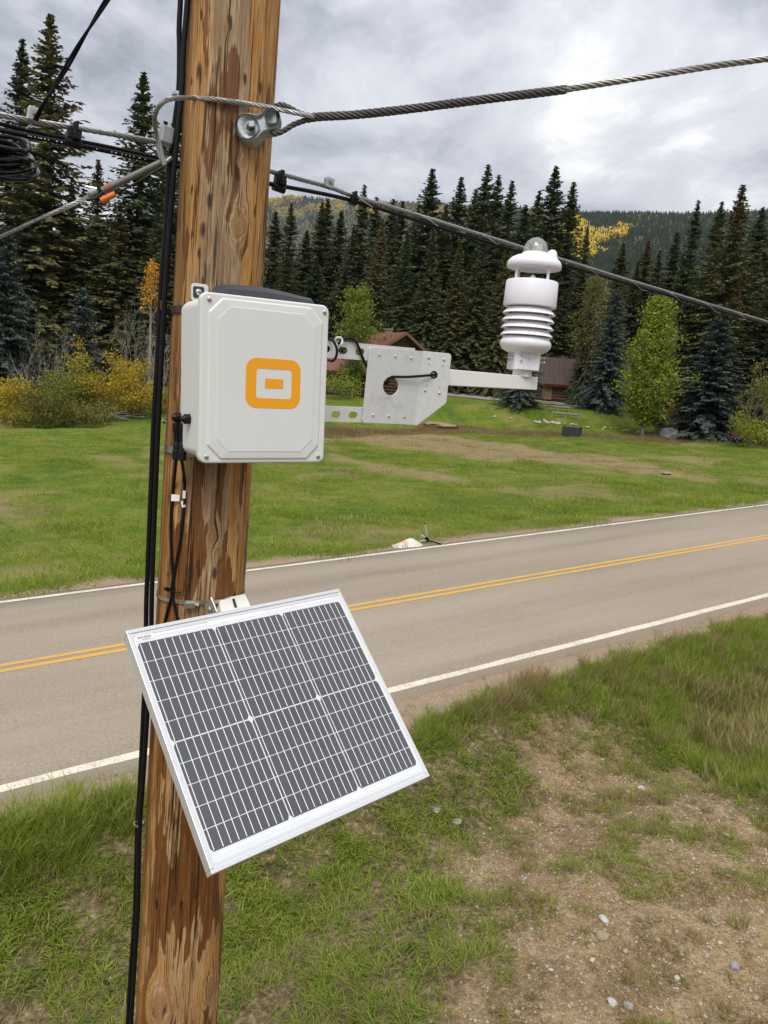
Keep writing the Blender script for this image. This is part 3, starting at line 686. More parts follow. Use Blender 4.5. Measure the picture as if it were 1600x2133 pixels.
M_BARK = mat('spruce_bark', lambda nt, b: {'Base Color': mix(nt, noise(nt, vmul(nt, objco(nt), (9, 9, 2)), 1.5, 4, .6), (.045, .032, .024), (.13, .10, .08)), 'Roughness': .95})
def sp_mat(name, stops, **k): return mat(name, m_leafy(stops, transl=.2, rough=.7, nscale=.35, spec=.12, **k))
M_SPR = [sp_mat('spruce_needles', [(.1, (.030, .044, .021)), (.4, (.060, .084, .036)), (.65, (.108, .132, .056)), (.95, (.19, .195, .090))]),
         sp_mat('olive_spruce_needles', [(.1, (.042, .046, .020)), (.4, (.084, .088, .036)), (.65, (.145, .140, .058)), (.95, (.24, .21, .092))]),
         sp_mat('blue_spruce_needles', [(.1, (.028, .040, .033)), (.4, (.056, .076, .064)), (.65, (.098, .124, .108)), (.95, (.17, .20, .175))])]
def m_browntop(nt, b):
    r = m_leafy([(.1, (.040, .046, .021)), (.4, (.080, .088, .037)), (.65, (.138, .140, .058)), (.95, (.22, .20, .09))], transl=.2, rough=.7, nscale=.35, spec=.12)(nt, b)
    z = N(nt, 'ShaderNodeSeparateXYZ', {0: objco(nt)}).outputs[2]; n = noise(nt, objco(nt), .8, 3, .6)
    t = mapr(nt, mth(nt, 'ADD', z, mth(nt, 'MULTIPLY', n, 5.0)), 16.5, 21.0, 0, .62)
    r['Base Color'] = mix(nt, t, r['Base Color'], mix(nt, n, (0.112, 0.060, 0.027), (0.225, 0.128, 0.063))); return r
M_SPR.append(mat('cone_laden_spruce_needles', m_browntop))
SPV = []
for i, (ht, rb, dn, sp) in enumerate([(20, 4.1, 1.0, .0), (20, 3.7, 1.0, .1), (20, 4.4, 1.0, .0), (20, 3.0, 1.0, .2), (20, 3.9, 1.05, .1)]):
    SPV.append(spruce_mesh(500 + i, ht, rb, dn, .04, 1.0 + .06 * (i % 3), sp, .66))
SPV.append(spruce_mesh(560, 12, 3.7, 1.15, .02, .8, 0, .8))      # 5: broad blue spruce
SPV.append(spruce_mesh(561, 5, 1.5, 1.0, .02, .85, 0, .5))      # 6: young blue spruce
BASEH = [20, 20, 20, 20, 20, 12, 5]
_cache = {}
def tree_obj(name, v, m, base, top, label, cat, group=None, wid=1.0, rz=0.0):
    s = (top - base[2]) / BASEH[v]
    r = empty(name, base, label=label, cat=cat, group=group); r.rotation_euler[2] = rz; r.scale = (s * wid, s * wid, s)
    for k, (nm, mm) in enumerate((('trunk', M_BARK), ('crown', M_SPR[m]))):
        key = (v, m if k else 0, k)
        if key not in _cache:
            me = SPV[v][k].copy(); me.name = nm; me.materials.clear(); me.materials.append(mm); _cache[key] = me
        o = bpy.data.objects.new(nm, _cache[key]); COL.objects.link(o); o.parent = r
    return r
g_ = np.random.RandomState(77)
def spruce(px, py, d, v=None, m=0, label=None, group=None, wid=1.0):
    p = at_dist(px, py, d); b = (p[0], p[1], ground(p[0], p[1]) - .1)
    v = g_.randint(0, 5) if v is None else v
    return tree_obj('spruce_tree', v, m, b, p[2], label, 'spruce tree', group, wid, g_.rand() * 6.28)
GF = 'dark spruces of the forest edge'
# left stand
spruce(105, 26, 73, 0, 1, 'tallest dark spruce at the upper left, behind the diagonal drop wire', GF, 1.45)
spruce(47, 78, 77, 1, 0, 'pointed dark spruce left of the tallest one at the upper left', GF, 1.4)
spruce(300, 146, 73, 4, 0, 'tall dark spruce just left of the pole with a bushy broken top', GF, 1.55)
LLAB = {205: 'dark spruce in the gap between the two tall left ones', 385: 'dark spruce hidden behind the pole at hook height', 345: 'dark spruce right beside the black cables on their left', 12: ''}
for px, py, d, v, m, w in ((-40, 180, 66, 2, 1, 1), (-110, 60, 70, 0, 0, 1), (205, 330, 71, 1, 1, 1.2), (345, 250, 70, 2, 0, 1), (385, 190, 74, 0, 0, 1), (450, 300, 68, 4, 1, 1.1), (520, 400, 72, 1, 0, 1.1), (150, 380, 62, 2, 1, 1.15), (250, 420, 61, 0, 1, 1.2), (60, 330, 62, 4, 0, 1.15), (420, 420, 62, 2, 0, 1.1), (-180, 140, 66, 1, 1, 1.1), (330, 440, 60, 4, 0, 1.2), (-60, 400, 60, 0, 1, 1.2), (495, 470, 64, 3, 0, 1.4)):
    spruce(px, py, d + 9, v, m, LLAB.get(px, 'dark spruce filling the crowded stand left of the wooden pole'), 'spruces left of the pole', w * 1.3)
spruce(12, 470, 63, 5, 2, 'large bluish spruce cut by the left edge of the picture', None, 1.0)
spruce(172, 596, 60.5, 6, 2, 'small silvery blue spruce standing among the yellow bushes', None, 1.15)
# centre row
CEN = [(575, 438, 80, 3, 1, 1.2), (608, 422, 80, 1, 0, 1), (640, 478, 74, 4, 0, 1.2), (672, 420, 82, 1, 1, 1), (684, 412, 84, 3, 0, 1.2), (712, 438, 80, 0, 0, 1), (738, 470, 76, 2, 0, 1), (785, 408, 84, 3, 0, 1.1), (820, 412, 84, 3, 1, 1.1), (840, 418, 82, 1, 0, 1), (872, 430, 80, 1, 0, 1.1), (992, 392, 82, 3, 0, 1.1), (1040, 362, 84, 3, 0, 1.1), (1068, 374, 82, 1, 0, 1), (1096, 425, 78, 0, 0, 1.1), (1125, 394, 82, 3, 0, 1.1), (930, 425, 78, 0, 1, 1), (600, 520, 70, 2, 0, 1.1), (560, 560, 68, 4, 2, 1.1), (660, 540, 70, 0, 0, 1.2), (720, 560, 70, 4, 0, 1.2), (830, 540, 71, 2, 0, 1.1), (900, 560, 71, 0, 0, 1.2), (980, 540, 71, 4, 0, 1.2), (1050, 560, 71, 2, 0, 1.1), (940, 600, 69, 2, 0, 1.2), (1010, 590, 70, 4, 0, 1.2), (870, 600, 69, 0, 1, 1.2), (770, 590, 70, 2, 1, 1.1)]
CLAB = {575: 'dark spruce tip nearest the pole on its right, against the golden hill', 608: 'second dark spruce tip right of the pole, below the black hanger', 672: 'left spire of a close pair right of the pole under the strand clamp', 684: 'right spire of a close pair right of the pole under the strand clamp', 712: 'dark spruce tip just left of the thin tall spire on the hill', 785: 'dark spruce just right of the thin tall spire on the hill', 820: 'left one of two slim spires midway between pole and lone layered spruce', 840: 'right one of two slim spires midway between pole and lone layered spruce', 872: 'slim spruce half hidden at the left shoulder of the lone layered one', 930: 'spruce in the dip right of the lone layered one', 992: 'left spire in the tight cluster left of the white sensor', 1040: 'third spire in the tight cluster left of the white sensor', 1068: 'rightmost spire in the tight cluster left of the white sensor', 1096: 'low dark spruce just right of the spire cluster, behind the cable', 1125: 'spruce tip just left of the tallest one behind the sensor'}
for px, py, d, v, m, w in CEN: spruce(px, py, d + 17, v, m, CLAB.get(px, 'lower dark spruce filling the dense row behind the bracket arm'), 'spruces behind the houses', w * 1.55)
spruce(760, 382, 94, 3, 0, 'thin spruce whose spire tops the golden hill, right of the cable clamps', GF, 1.4)
spruce(798, 455, 87, 0, 3, 'spruce with a rusty brown cone-laden top above the red roofed house', GF, 1.1)
spruce(902, 350, 91, 1, 0, 'tall layered spruce standing alone above the row, under the cable', GF, 1.85)
spruce(962, 367, 94, 1, 0, 'tall spruce right of the lone layered one, over the cable', GF, 1.7)
spruce(1018, 340, 95, 3, 0, 'slender tall spruce in the cluster left of the white sensor', GF, 1.7)
spruce(1160, 344, 91, 1, 0, 'tallest spruce right behind the white weather sensor', GF, 1.8)
spruce(1196, 376, 92, 3, 0, 'narrow spruce between the white sensor and the golden slope', GF, 1.75)
# the dark row standing in front of the long log house
for px, py, d, v, m, w in ((905, 470, 79, 2, 0, 1.1), (960, 500, 78.5, 0, 1, 1.1), (1012, 455, 79, 4, 0, 1.1), (1062, 480, 78.5, 2, 1, 1), (1225, 470, 88, 0, 0, 1.0), (1165, 500, 89, 4, 1, 1.2), (850, 480, 80, 0, 0, 1.1), (1300, 560, 77, 4, 0, 1.0)):
    spruce(px, py, d, v, m, 'dark spruce of the near row right in front of the long log house', 'spruces in front of the log house', w)
spruce(1228, 640, 77.5, 1, 0, 'lowest dark spruce covering the right end of the long log house', 'spruces in front of the log house', .8)
spruce(1238, 590, 76.5, 1, 0, 'dark spruce partly covering the log house just left of the blue-grey one', 'spruces in front of the log house', .9)
# right stand
RLAB = {1300: 'narrow olive spruce at the foot of the golden slope', 1352: 'brownish spruce tip right above the birch', 1412: 'dark spruce tip left of the slim bare spire', 1505: 'spruce between the slim bare spire and the big brown topped one', 1590: 'dark spruce at the right edge beside the big brown topped one'}
RGTT = [(1465, 575, 66, 2, 0, 1.0), (1610, 610, 63, 0, 0, 1.0), (1395, 600, 66, 4, 0, 1.0), (1530, 500, 72, 2, 0, 1.0), (1300, 505, 76, 3, 1, 1.2), (1330, 545, 72, 1, 0, 1), (1352, 500, 76, 0, 3, 1), (1376, 520, 75, 2, 1, 1), (1412, 482, 78, 1, 0, 1.1), (1425, 540, 72, 4, 0, 1), (1505, 418, 76, 1, 0, 1), (1590, 430, 74, 0, 0, 1), (1640, 400, 76, 2, 0, 1), (1580, 520, 66, 2, 0, 1), (1440, 600, 66, 0, 0, 1.1), (1215, 560, 72, 0, 1, 1.2), (1180, 600, 70, 4, 0, 1.2), (1620, 560, 62, 4, 0, 1.1), (1700, 480, 66, 1, 0, 1.2), (1270, 640, 68, 2, 1, 1), (1120, 610, 70, 0, 0, 1.1)]
for px, py, d, v, m, w in RGTT: spruce(px, py, d + (15 if px < 1400 else 8), v, m, RLAB.get(px, 'dark spruce filling the thick stand right of the white sensor'), 'spruces of the right stand', w * 1.5)
spruce(1456, 414, 78, 3, 0, 'slim spruce with a bare spire left of the big brown topped one', GF, 1.2)
spruce(1549, 382, 72, 0, 3, 'big dark spruce with a rough brown top near the right edge', GF, 1.4)
spruce(1486, 520, 74, 0, 3, 'spruce with a rusty brown tip halfway up the right stand', GF, .95)
spruce(1541, 576, 70, 2, 3, 'spruce with a reddish brown upper half beside the right edge', GF, 1.1)
spruce(1286, 602, 72.5, 5, 2, 'broad blue-grey spruce just left of the bright green birch', None, .85)
spruce(1505, 655, 67, 5, 2, 'big blue-grey spruce right of the birch, skirts reaching the lawn', None, 1.35)
spruce(1098, 690, 67.5, 5, 2, 'blue-grey spruce on the lawn bank directly below the white sensor', None, 1.35)

def leaf_soup(centers, n, sig, size, g, zs=.8):
    c = centers[g.randint(0, len(centers), n)]; p = c + g.randn(n, 3) * sig * np.array([1, 1, zs]); a = g.randn(n, 3); a /= np.linalg.norm(a, axis=1)[:, None]
    b = np.cross(a, g.randn(n, 3)); b /= np.linalg.norm(b, axis=1)[:, None]; s = size * (.6 + .8 * g.rand(n))[:, None]
    tint = np.clip(.5 + g.randn(n) * .2, 0, 1)
    T = np.concatenate([np.stack([p - a * s, p + b * s * .6, p + a * s], 1), np.stack([p - a * s, p + a * s, p - b * s * .6], 1)])
    return T, np.concatenate([tint, tint])
def limbs(mb, g, p, d, L, r, depth, tips, spread=.6, k=3, up=.15):
    """recursive tapering limbs"""
    pts = [p.copy()]; n = 4; q = p.copy(); dd = d.copy()
    for i in range(n):
        dd = dd + g.randn(3) * .10 + np.array([0, 0, up * .3]); dd /= np.linalg.norm(dd); q = q + dd * L / n; pts.append(q.copy())
    mb.tube(pts, [r * (1 - .5 * i / n) for i in range(n + 1)], 4 if r < .03 else 7, cap=False); tips.append(q.copy())
    if depth > 0:
        for i in range(k):
            j = 1 + g.randint(1, n); nd = dd * .7 + g.randn(3) * spread + np.array([0, 0, up]); nd /= np.linalg.norm(nd)
            limbs(mb, g, pts[j], nd, L * (.5 + .25 * g.rand()), r * .5, depth - 1, tips, spread, k, up)
def simple_tree(name, base, top, label, cat, bark, leaf, shape, seed, nleaf, lsize, sig, group=None, names=('trunk', 'crown'), fill=0):
    """broadleaf tree: leaning trunk, limbs, crown of leaf clumps; shape(t) -> radius at relative height t"""
    g = np.random.RandomState(seed); Ht = top - base[2]; mb = MB(); C = []
    lean = g.randn(2) * .012 * Ht
    tr = [np.array([lean[0] * t * t, lean[1] * t * t, t * Ht * .96 - .3]) for t in np.linspace(0, 1, 7)]
    mb.tube(tr, [max(.012, .017 * Ht * (1 - t) ** .8 * .75) for t in np.linspace(0, 1, 7)], 10)
    for i in range(int(46)):
        t = .10 + .86 * (i / 46) + g.randn() * .01; R = shape(t)
        if R <= 0: continue
        a = i * 2.4 + g.randn() * .3; el = radians(38 + 25 * t); p = np.array([lean[0] * t * t, lean[1] * t * t, t * Ht * .96]); d = np.array([cos(a) * cos(el), sin(a) * cos(el), sin(el)]); L = R / cos(el) * (.65 + .4 * g.rand())
        q = p - np.array([0, 0, L * sin(el) * .55]); tips = []
        limbs(mb, g, q, d, L, .006 * Ht * (1 - t) + .012, 1, tips, .5, 3)
        for tt in tips: C.append(tt)
        for f in (.4, .6, .8, 1.0): C.append(q + d * L * f + g.randn(3) * .08)
    for i in range(fill):                                   # inner clumps
        t = .08 + .9 * g.rand(); R = shape(t)
        if R > 0: a = g.rand() * 6.28; q = R * .85 * math.sqrt(g.rand()); C.append(np.array([lean[0] * t * t + q * cos(a), lean[1] * t * t + q * sin(a), t * Ht]))
    r = empty(name, base, label=label, cat=cat, group=group)
    part(names[0], mb, bark, r, fix=False)
    T, ti = leaf_soup(np.array(C), nleaf, sig, lsize, g)
    link(names[1], soup(names[1], T, ti), leaf, r, fix=False)
    return r
def m_birchbark(nt, b):
    n = noise(nt, vmul(nt, objco(nt), (2.5, 2.5, 7)), 2.0, 4, .7)
    return {'Base Color': mix(nt, mapr(nt, n, .50, .60), (.45, .42, .37), (.05, .045, .04)), 'Roughness': .8}
M_BIRCH = mat('birch_bark', m_birchbark)
M_TWIG = mat('grey_twig_bark', lambda nt, b: {'Base Color': mix(nt, noise(nt, posn(nt), 3, 3), (.17, .145, .125), (.40, .36, .32)), 'Roughness': .9})
def lf(name, stops): return mat(name, m_leafy(stops, transl=.35, rough=.55, nscale=.9, spec=.2))
M_LG = lf('green_birch_leaf', [(.1, (.11, .155, .018)), (.4, (.185, .245, .028)), (.65, (.27, .31, .038)), (.95, (.40, .37, .05))])
M_LY = lf('yellow_leaf', [(.1, (.22, .165, .020)), (.4, (.38, .29, .030)), (.65, (.55, .41, .04)), (.95, (.68, .48, .05))])
M_LO = lf('orange_leaf', [(.1, (0.362, 0.174, 0.020)), (.5, (0.652, 0.319, 0.029)), (.95, (0.841, 0.435, 0.043))])
M_LOL = lf('olive_leaf', [(.1, (0.087, 0.084, 0.023)), (.4, (0.160, 0.152, 0.035)), (.65, (0.232, 0.217, 0.043)), (.95, (0.392, 0.290, 0.058))])
M_LYG = lf('yellow_green_leaf', [(.1, (0.102, 0.123, 0.017)), (.4, (0.174, 0.217, 0.026)), (.7, (0.290, 0.304, 0.035)), (.95, (0.493, 0.377, 0.043))])
def px_tree(fn, px, py, d):
    p = at_dist(px, py, d); return (p[0], p[1], ground(p[0], p[1]) - .05), p[2]
b, t = px_tree(None, 1377, 618, 65.0)
simple_tree('birch_tree', b, t, 'bright green birch with a white trunk at the far edge of the meadow', 'birch tree', M_BIRCH, M_LG, lambda t: 1.75 * math.sin(min(1, (t - .06) / .30) * pi / 2) * (1 - max(0, t - .36) / .64) ** .60 if t > .13 else 0, 31, 36000, .10, .27, fill=700)
b, t = px_tree(None, 750, 598, 68)
simple_tree('aspen_tree', b, t, 'young yellow-green aspen seen between the box and the bracket plate', 'aspen tree', M_TWIG, M_LG, lambda t: 1.75 * math.sin(min(1, (t - .1) / .4) * pi / 2) * (1 - max(0, t - .45) / .55) ** .6 if t > .12 else 0, 32, 8000, .10, .26)
b, t = px_tree(None, 320, 528, 62)
simple_tree('aspen_tree', b, t, 'thin aspen with orange leaves left on its top, behind the black cables', 'aspen tree', M_TWIG, M_LO, lambda t: 0.7 * (1 - max(0, t - .6) / .4) ** .7 if t > .6 else .0, 33, 900, .085, .2)
b, t = px_tree(None, 1247, 556, 76)
simple_tree('aspen_tree', b, t, 'sparse yellowing tree between the sensor and the blue spruce', 'aspen tree', M_BARK, M_LOL, lambda t: 1.5 * (1 - max(0, t - .5) / .5) ** .7 if t > .3 else 0, 34, 4200, .09, .3)
b, t = px_tree(None, 1405, 850, 67.5)
simple_tree('sapling', b, t, 'tiny orange sapling between the birch trunk and the boulder', 'sapling', M_TWIG, M_LO, lambda t: .5 if t > .2 else 0, 35, 260, .09, .16)
def bush(px, py, d, w, label, leaf, seed, nleaf, lsize=.075, group=None, bare=False, name='bush', cat='bush', k=9):
    if px < 400: d += 4.0
    b, top = px_tree(None, px, py, d); g = np.random.RandomState(seed); Ht = top - b[2]; mb = MB(); tips = []
    for i in range(k):
        a = 2 * pi * i / k + g.randn() * .3; o = np.array([cos(a), sin(a), 0]) * w * .14; dd = np.array([cos(a) * w * .42, sin(a) * w * .42, Ht * .50]); L = np.linalg.norm(dd) * (.75 + .35 * g.rand()); dd /= np.linalg.norm(dd)
        limbs(mb, g, o + np.array([0, 0, -.1]), dd, L, .060 if bare else .022, 2 if not bare else 3, tips, .55 if not bare else .45, 3, .12)
    tz = max(q[2] for q in tips); tr = np.percentile([math.hypot(q[0], q[1]) for q in tips], 88); kz, kr = Ht / tz * .93, w / 2 / tr
    mb.v = [(q[0] * kr, q[1] * kr, q[2] * kz) for q in mb.v]; tips = [np.array([q[0] * kr, q[1] * kr, q[2] * kz]) for q in tips]
    r = empty(name, b, label=label, cat=cat, group=group)
    part('branches' if bare else 'stems', mb, M_TWIG, r, fix=False)
    if nleaf:
        T, ti = leaf_soup(np.array(tips), nleaf, .17 + .03 * w, lsize, g); link('foliage', soup('foliage', T, ti), leaf, r, fix=False)
    return r
bush(228, 712, 53.5, 4.4, 'large golden yellow bush below the small blue spruce', M_LY, 41, 9000)
bush(132, 752, 53.0, 3.4, 'yellow-green bush left of the large golden one', M_LYG, 42, 4200)
bush(18, 770, 52.0, 3.6, 'yellow bush cut by the left edge of the picture', M_LY, 43, 4600)
bush(95, 790, 51.5, 4.4, 'low olive bush in front of the bare grey shrub', M_LOL, 44, 5200)
bush(305, 790, 52.5, 2.6, 'small yellow bush right of the golden one, beside the cables', M_LY, 45, 2200)
bush(380, 800, 53, 3.0, 'yellowish bush half hidden behind the pole', M_LOL, 46, 2200)
bush(180, 820, 51.0, 3.2, 'low olive brown bush at the foot of the golden one', M_LOL, 47, 2600)
bush(84, 640, 54.5, 4.4, 'bare grey twiggy shrub rising above the olive bush', None, 48, 0, bare=True, name='bare_shrub', cat='shrub')
bush(275, 560, 56.5, 3.2, 'leafless grey small tree left of the pole cables', None, 49, 0, bare=True, name='bare_tree', cat='bare tree', k=6)
bush(335, 640, 56.0, 3.2, 'leafless grey thicket right beside the pole cables', None, 50, 0, bare=True, name='bare_shrub', cat='shrub', k=9)
bush(310, 720, 54.5, 3.2, 'low bare thicket between the golden bush and the pole', None, 54, 0, bare=True, name='bare_shrub', cat='shrub', k=10)
bush(1585, 862, 62.5, 3.0, 'yellow-green bush at the right edge beside the meadow', M_LYG, 51, 3000)
bush(715, 770, 66, 3.0, 'small dark green bush behind the bracket rails', M_LG, 52, 1800)
bush(1598, 740, 64, 3.4, 'olive bush in front of the red shed at the right edge', M_LOL, 53, 1600)
def brush_pile():
    g = np.random.RandomState(9); c = at(205, 872); r = empty('brush_pile', (c[0], c[1], ground(c[0], c[1])), label='heap of dead grey branches at the foot of the bushes', cat='brush pile')
    for i in range(26):
        mb = MB(); a = g.rand() * pi; L = 1.2 + 1.8 * g.rand(); p = np.array([g.randn() * 1.3, g.randn() * .5, .15 + .5 * g.rand()]); d = np.array([cos(a), sin(a) * .4, .25 * g.randn()]); tips = []
        limbs(mb, g, p - d * L / 2, d / np.linalg.norm(d), L, .035, 1, tips, .5, 2, .05); part('branch', mb, M_TWIG, r, fix=False)
brush_pile()

# ------------------------------------------------------------------ houses
def m_wood_dark(c0, c1):
    def f(nt, b):
        n = noise(nt, vmul(nt, objco(nt), (1, 1, 6)), 2.0, 4, .6); return {'Base Color': mix(nt, n, c0, c1), 'Roughness': .85}
    return f
M_LOGW = mat('dark_log_wall', m_wood_dark((.045, .024, .014), (.12, .065, .036)))
M_REDROOF = mat('red_metal_roof', lambda nt, b: {'Base Color': mix(nt, noise(nt, objco(nt), 1.2, 4, .6), (.15, .042, .028), (.23, .072, .05)), 'Roughness': .55})
M_BRROOF = mat('brown_roof', lambda nt, b: {'Base Color': mix(nt, noise(nt, objco(nt), 1.2, 4, .6), (.034, .018, .015), (.062, .034, .028)), 'Roughness': .7})  # brown deepened so the colour carries the shade of the surrounding trees
M_REDFAS = mat('red_fascia', None, **{'Base Color': (.20, .030, .028), 'Roughness': .6})
M_TRIM = mat('brown_trim', None, **{'Base Color': (.16, .085, .05), 'Roughness': .7})
M_PANE = mat('window_glass', None, **{'Base Color': (.015, .018, .02), 'Roughness': .08, 'Specular IOR Level': .6})
M_CHIM = mat('chimney_stone', lambda nt, b: {'Base Color': mix(nt, noise(nt, objco(nt), 4, 3), (.20, .17, .15), (.36, .32, .28)), 'Roughness': .9})
def house(c, yaw, L, Wd, hw, hr, roofm, label, wins, chim=None, over=.7, fasc=None, door=None):
    """gabled cabin; ridge along local X. origin at the ground in the middle"""
    r = empty('cabin', c, label=label, cat='house'); r.rotation_euler[2] = yaw
    mb = MB().prism([(-Wd / 2, -.6), (Wd / 2, -.6), (Wd / 2, hw), (0, hw + hr), (-Wd / 2, hw)], -L / 2, L / 2, Matrix(((0, 0, 1, 0), (1, 0, 0, 0), (0, 1, 0, 0), (0, 0, 0, 1))))
    w = part('wall', mb, M_LOGW, r)
    nl = int(hw / .28)
    lg = MB()
    for s in (-1, 1):
        for i in range(nl): lg.cyl((-L / 2 - .25, s * Wd / 2, .14 + i * .28), (L / 2 + .25, s * Wd / 2, .14 + i * .28), .15, 8)
    for s in (-1, 1):
        for i in range(nl): lg.cyl((s * L / 2, -Wd / 2 - .25, .14 + i * .28), (s * L / 2, Wd / 2 + .25, .14 + i * .28), .148, 8)
    part('log', lg, M_LOGW, w, fix=False)['kind'] = 'stuff'
    sl = math.hypot(Wd / 2, hr); an = math.atan2(hr, Wd / 2)
    for s in (-1, 1):
        M = Matrix.Translation((0, s * Wd / 4 * 1.0, hw + hr / 2)) @ Matrix.Rotation(-s * an, 4, 'X')
        mb = MB().box((0, s * over / 2, .12), (L + 2 * over, sl + over, .14), M)
        rf = part('roof', mb, roofm, r)
        rb = MB()
        for i in range(int((L + 2 * over) / .5)): rb.box((-L / 2 - over + .25 + i * .5, s * over / 2, .215), (.05, sl + over, .05), M)
        part('roof_seam', rb, roofm, rf, fix=False)['kind'] = 'stuff'
        part('fascia', MB().box((0, s * (sl / 2 + over), .06), (L + 2 * over + .02, .06, .26), M), fasc or M_TRIM, rf)
        for e in (-1, 1): part('barge_board', MB().box((e * (L / 2 + over), s * over / 2, .06), (.06, sl + over, .26), M), M_TRIM, rf)
    for (side, a, z, ww, hh) in wins:      # side: 'f' front(-y), 'l'/'r' gable ends
        M = {'f': Matrix.Translation((a, -Wd / 2 - .16, z)), 'l': Matrix.Translation((-L / 2 - .16, a, z)) @ Matrix.Rotation(-pi / 2, 4, 'Z'), 'r': Matrix.Translation((L / 2 + .16, a, z)) @ Matrix.Rotation(pi / 2, 4, 'Z')}[side]
        f = MB(); 
        for q in ((-ww / 2, 0, .1, hh + .1), (ww / 2, 0, .1, hh + .1)): f.box((q[0], 0, 0), (.1, .14, q[3]), M)
        for q in (-hh / 2, hh / 2): f.box((0, 0, q), (ww - .1, .12, .1), M)
        fo = part('window', f, M_TRIM, r); part('pane', MB().box((0, .03, 0), (ww - .1, .03, hh - .1), M), M_PANE, fo)
    if door: part('door', MB().box((door, -Wd / 2 - .17, 1.0), (.95, .08, 2.05)), M_TRIM, r)
    if chim:
        part('chimney', MB().box((chim[0], chim[1], hw + hr - .1), (.55, .55, 1.3)).box((chim[0], chim[1], hw + hr + .6), (.68, .68, .12)), M_CHIM, r)
    return r
def place_house(px, py, d, dz, yaw, **k):
    p = at_dist(px, py, d); gz = ground(p[0], p[1]); k['hw'] = max(1.7, p[2] - gz - k['hr']); return house((p[0], p[1], gz), yaw, **k)
# ridge pixel given; dz = ridge height
place_house(812, 697, 75, 4.6, radians(-58), L=4.6, Wd=4.8, hr=1.5, roofm=M_REDROOF, label='log cabin with a faded red gable roof, behind the bracket plate', wins=[('r', .4, 1.4, 1.4, 1.1), ('f', 0, 1.4, 1.5, 1.0), ('r', -1.9, 1.6, .8, 1.0)], chim=(-1.6, .8))
place_house(690, 740, 72, 3.4, radians(10), L=7, Wd=6, hr=1.3, roofm=M_REDROOF, label='low outbuilding with a faded red roof beside the white box', wins=[('f', -1.5, 1.3, 1.2, 1.0), ('f', 1.6, 1.3, 1.2, 1.0)])
place_house(1120, 771, 82, 4.6, radians(-8), L=17, Wd=8, hr=2.4, roofm=M_BRROOF, label='long log house with a brown roof behind the sensor arm', wins=[('f', -5.5, 1.4, 1.8, 1.1), ('f', -2.0, 1.4, 1.4, 1.1), ('f', 3.6, 1.4, 1.4, 1.1), ('f', 6.2, 1.4, 1.6, 1.1)], fasc=M_REDFAS, door=1.0)
place_house(1700, 800, 74, 3.6, radians(-14), L=8, Wd=6, hr=1.9, roofm=M_REDFAS, label='shed with a bright red roof at the right edge behind the spruce', wins=[('f', -2, 1.3, 1.1, .9)], fasc=M_REDFAS)

# ------------------------------------------------------------------ things on the meadow
M_DKBOX = mat('weathered_dark_grey_wood', lambda nt, b: {'Base Color': mix(nt, noise(nt, objco(nt), 6, 4), (.014, .015, .018), (.034, .036, .042)), 'Roughness': .7})
M_GREYW = mat('grey_weathered_wood', lambda nt, b: {'Base Color': mix(nt, noise(nt, vmul(nt, objco(nt), (2, 12, 12)), 2, 4), (.16, .14, .12), (.30, .27, .24)), 'Roughness': .9})
M_REDW = mat('faded_red_wood', lambda nt, b: {'Base Color': mix(nt, noise(nt, objco(nt), 5, 4), (.085, .035, .022), (.16, .08, .05)), 'Roughness': .85})
M_STEEL = mat('galvanised_steel', lambda nt, b: {'Base Color': mix(nt, noise(nt, objco(nt), 60, 3), (.36, .37, .37), (.52, .53, .53)), 'Metallic': .8, 'Roughness': .5})
def crate():
    p = at(1190, 912); r = empty('planter_box', (p[0], p[1], p[2]), label='dark grey slatted wooden box standing on the meadow', cat='box'); r.rotation_euler[2] = radians(-22)
    for i in range(4):
        z = .12 + i * .2
        for s in (-1, 1):
            part('board', MB().box((0, s * .38, z), (1.2, .05, .185)), M_DKBOX, r, .008, 1); part('board', MB().box((s * .575, 0, z), (.05, .70, .185)), M_DKBOX, r, .008, 1)
    for sx in (-1, 1):
        for sy in (-1, 1): part('corner_post', MB().box((sx * .63, sy * .43, .42), (.08, .08, .9)), M_DKBOX, r, .008, 1)
    part('lid', MB().box((0, 0, .80), (1.08, .68, .05)), M_DKBOX, r, .008, 1)
    for i in range(3):
        b = bmesh.new(); bmesh.ops.create_icosphere(b, subdivisions=2, radius=.11)
        gg = np.random.RandomState(i)
        for v in b.verts: v.co *= .75 + .4 * gg.rand()
        me = bpy.data.meshes.new('pale_stone'); b.to_mesh(me); b.free(); o = link('stone', me, M_PEB); o.location = (p[0] - .1 + .2 * i, p[1] + .03 * i, p[2] + .9)
        tag(o, ['pale stone on the left of the dark meadow box lid', 'pale stone in the middle of the dark meadow box lid', 'pale stone on the right of the dark meadow box lid'][i], 'stone', 'stones on the meadow box')
crate()
def rock_mesh(seed, sub=3, sq=(1, .8, .62), rough=.32):
    gg = np.random.RandomState(seed); b = bmesh.new(); bmesh.ops.create_icosphere(b, subdivisions=sub, radius=1)
    pl = [gg.randn(3) for _ in range(9)]; pl = [q / np.linalg.norm(q) for q in pl]; of = [.62 + .3 * gg.rand() for _ in pl]
    for v in b.verts:
        c = np.array(v.co)
        for n, o in zip(pl, of):
            t = c @ n
            if t > o: c = c - n * (t - o) * .85
        k = 1 + (float(fbm(c[0] * 2.1 + seed, c[1] * 2.1 + c[2] * 1.3, 3)) - .5) * rough; v.co = Vector(c * k * np.array(sq))
    me = bpy.data.meshes.new('stone'); b.to_mesh(me); b.free(); me.polygons.foreach_set('use_smooth', [sub > 2] * len(me.polygons)); return me
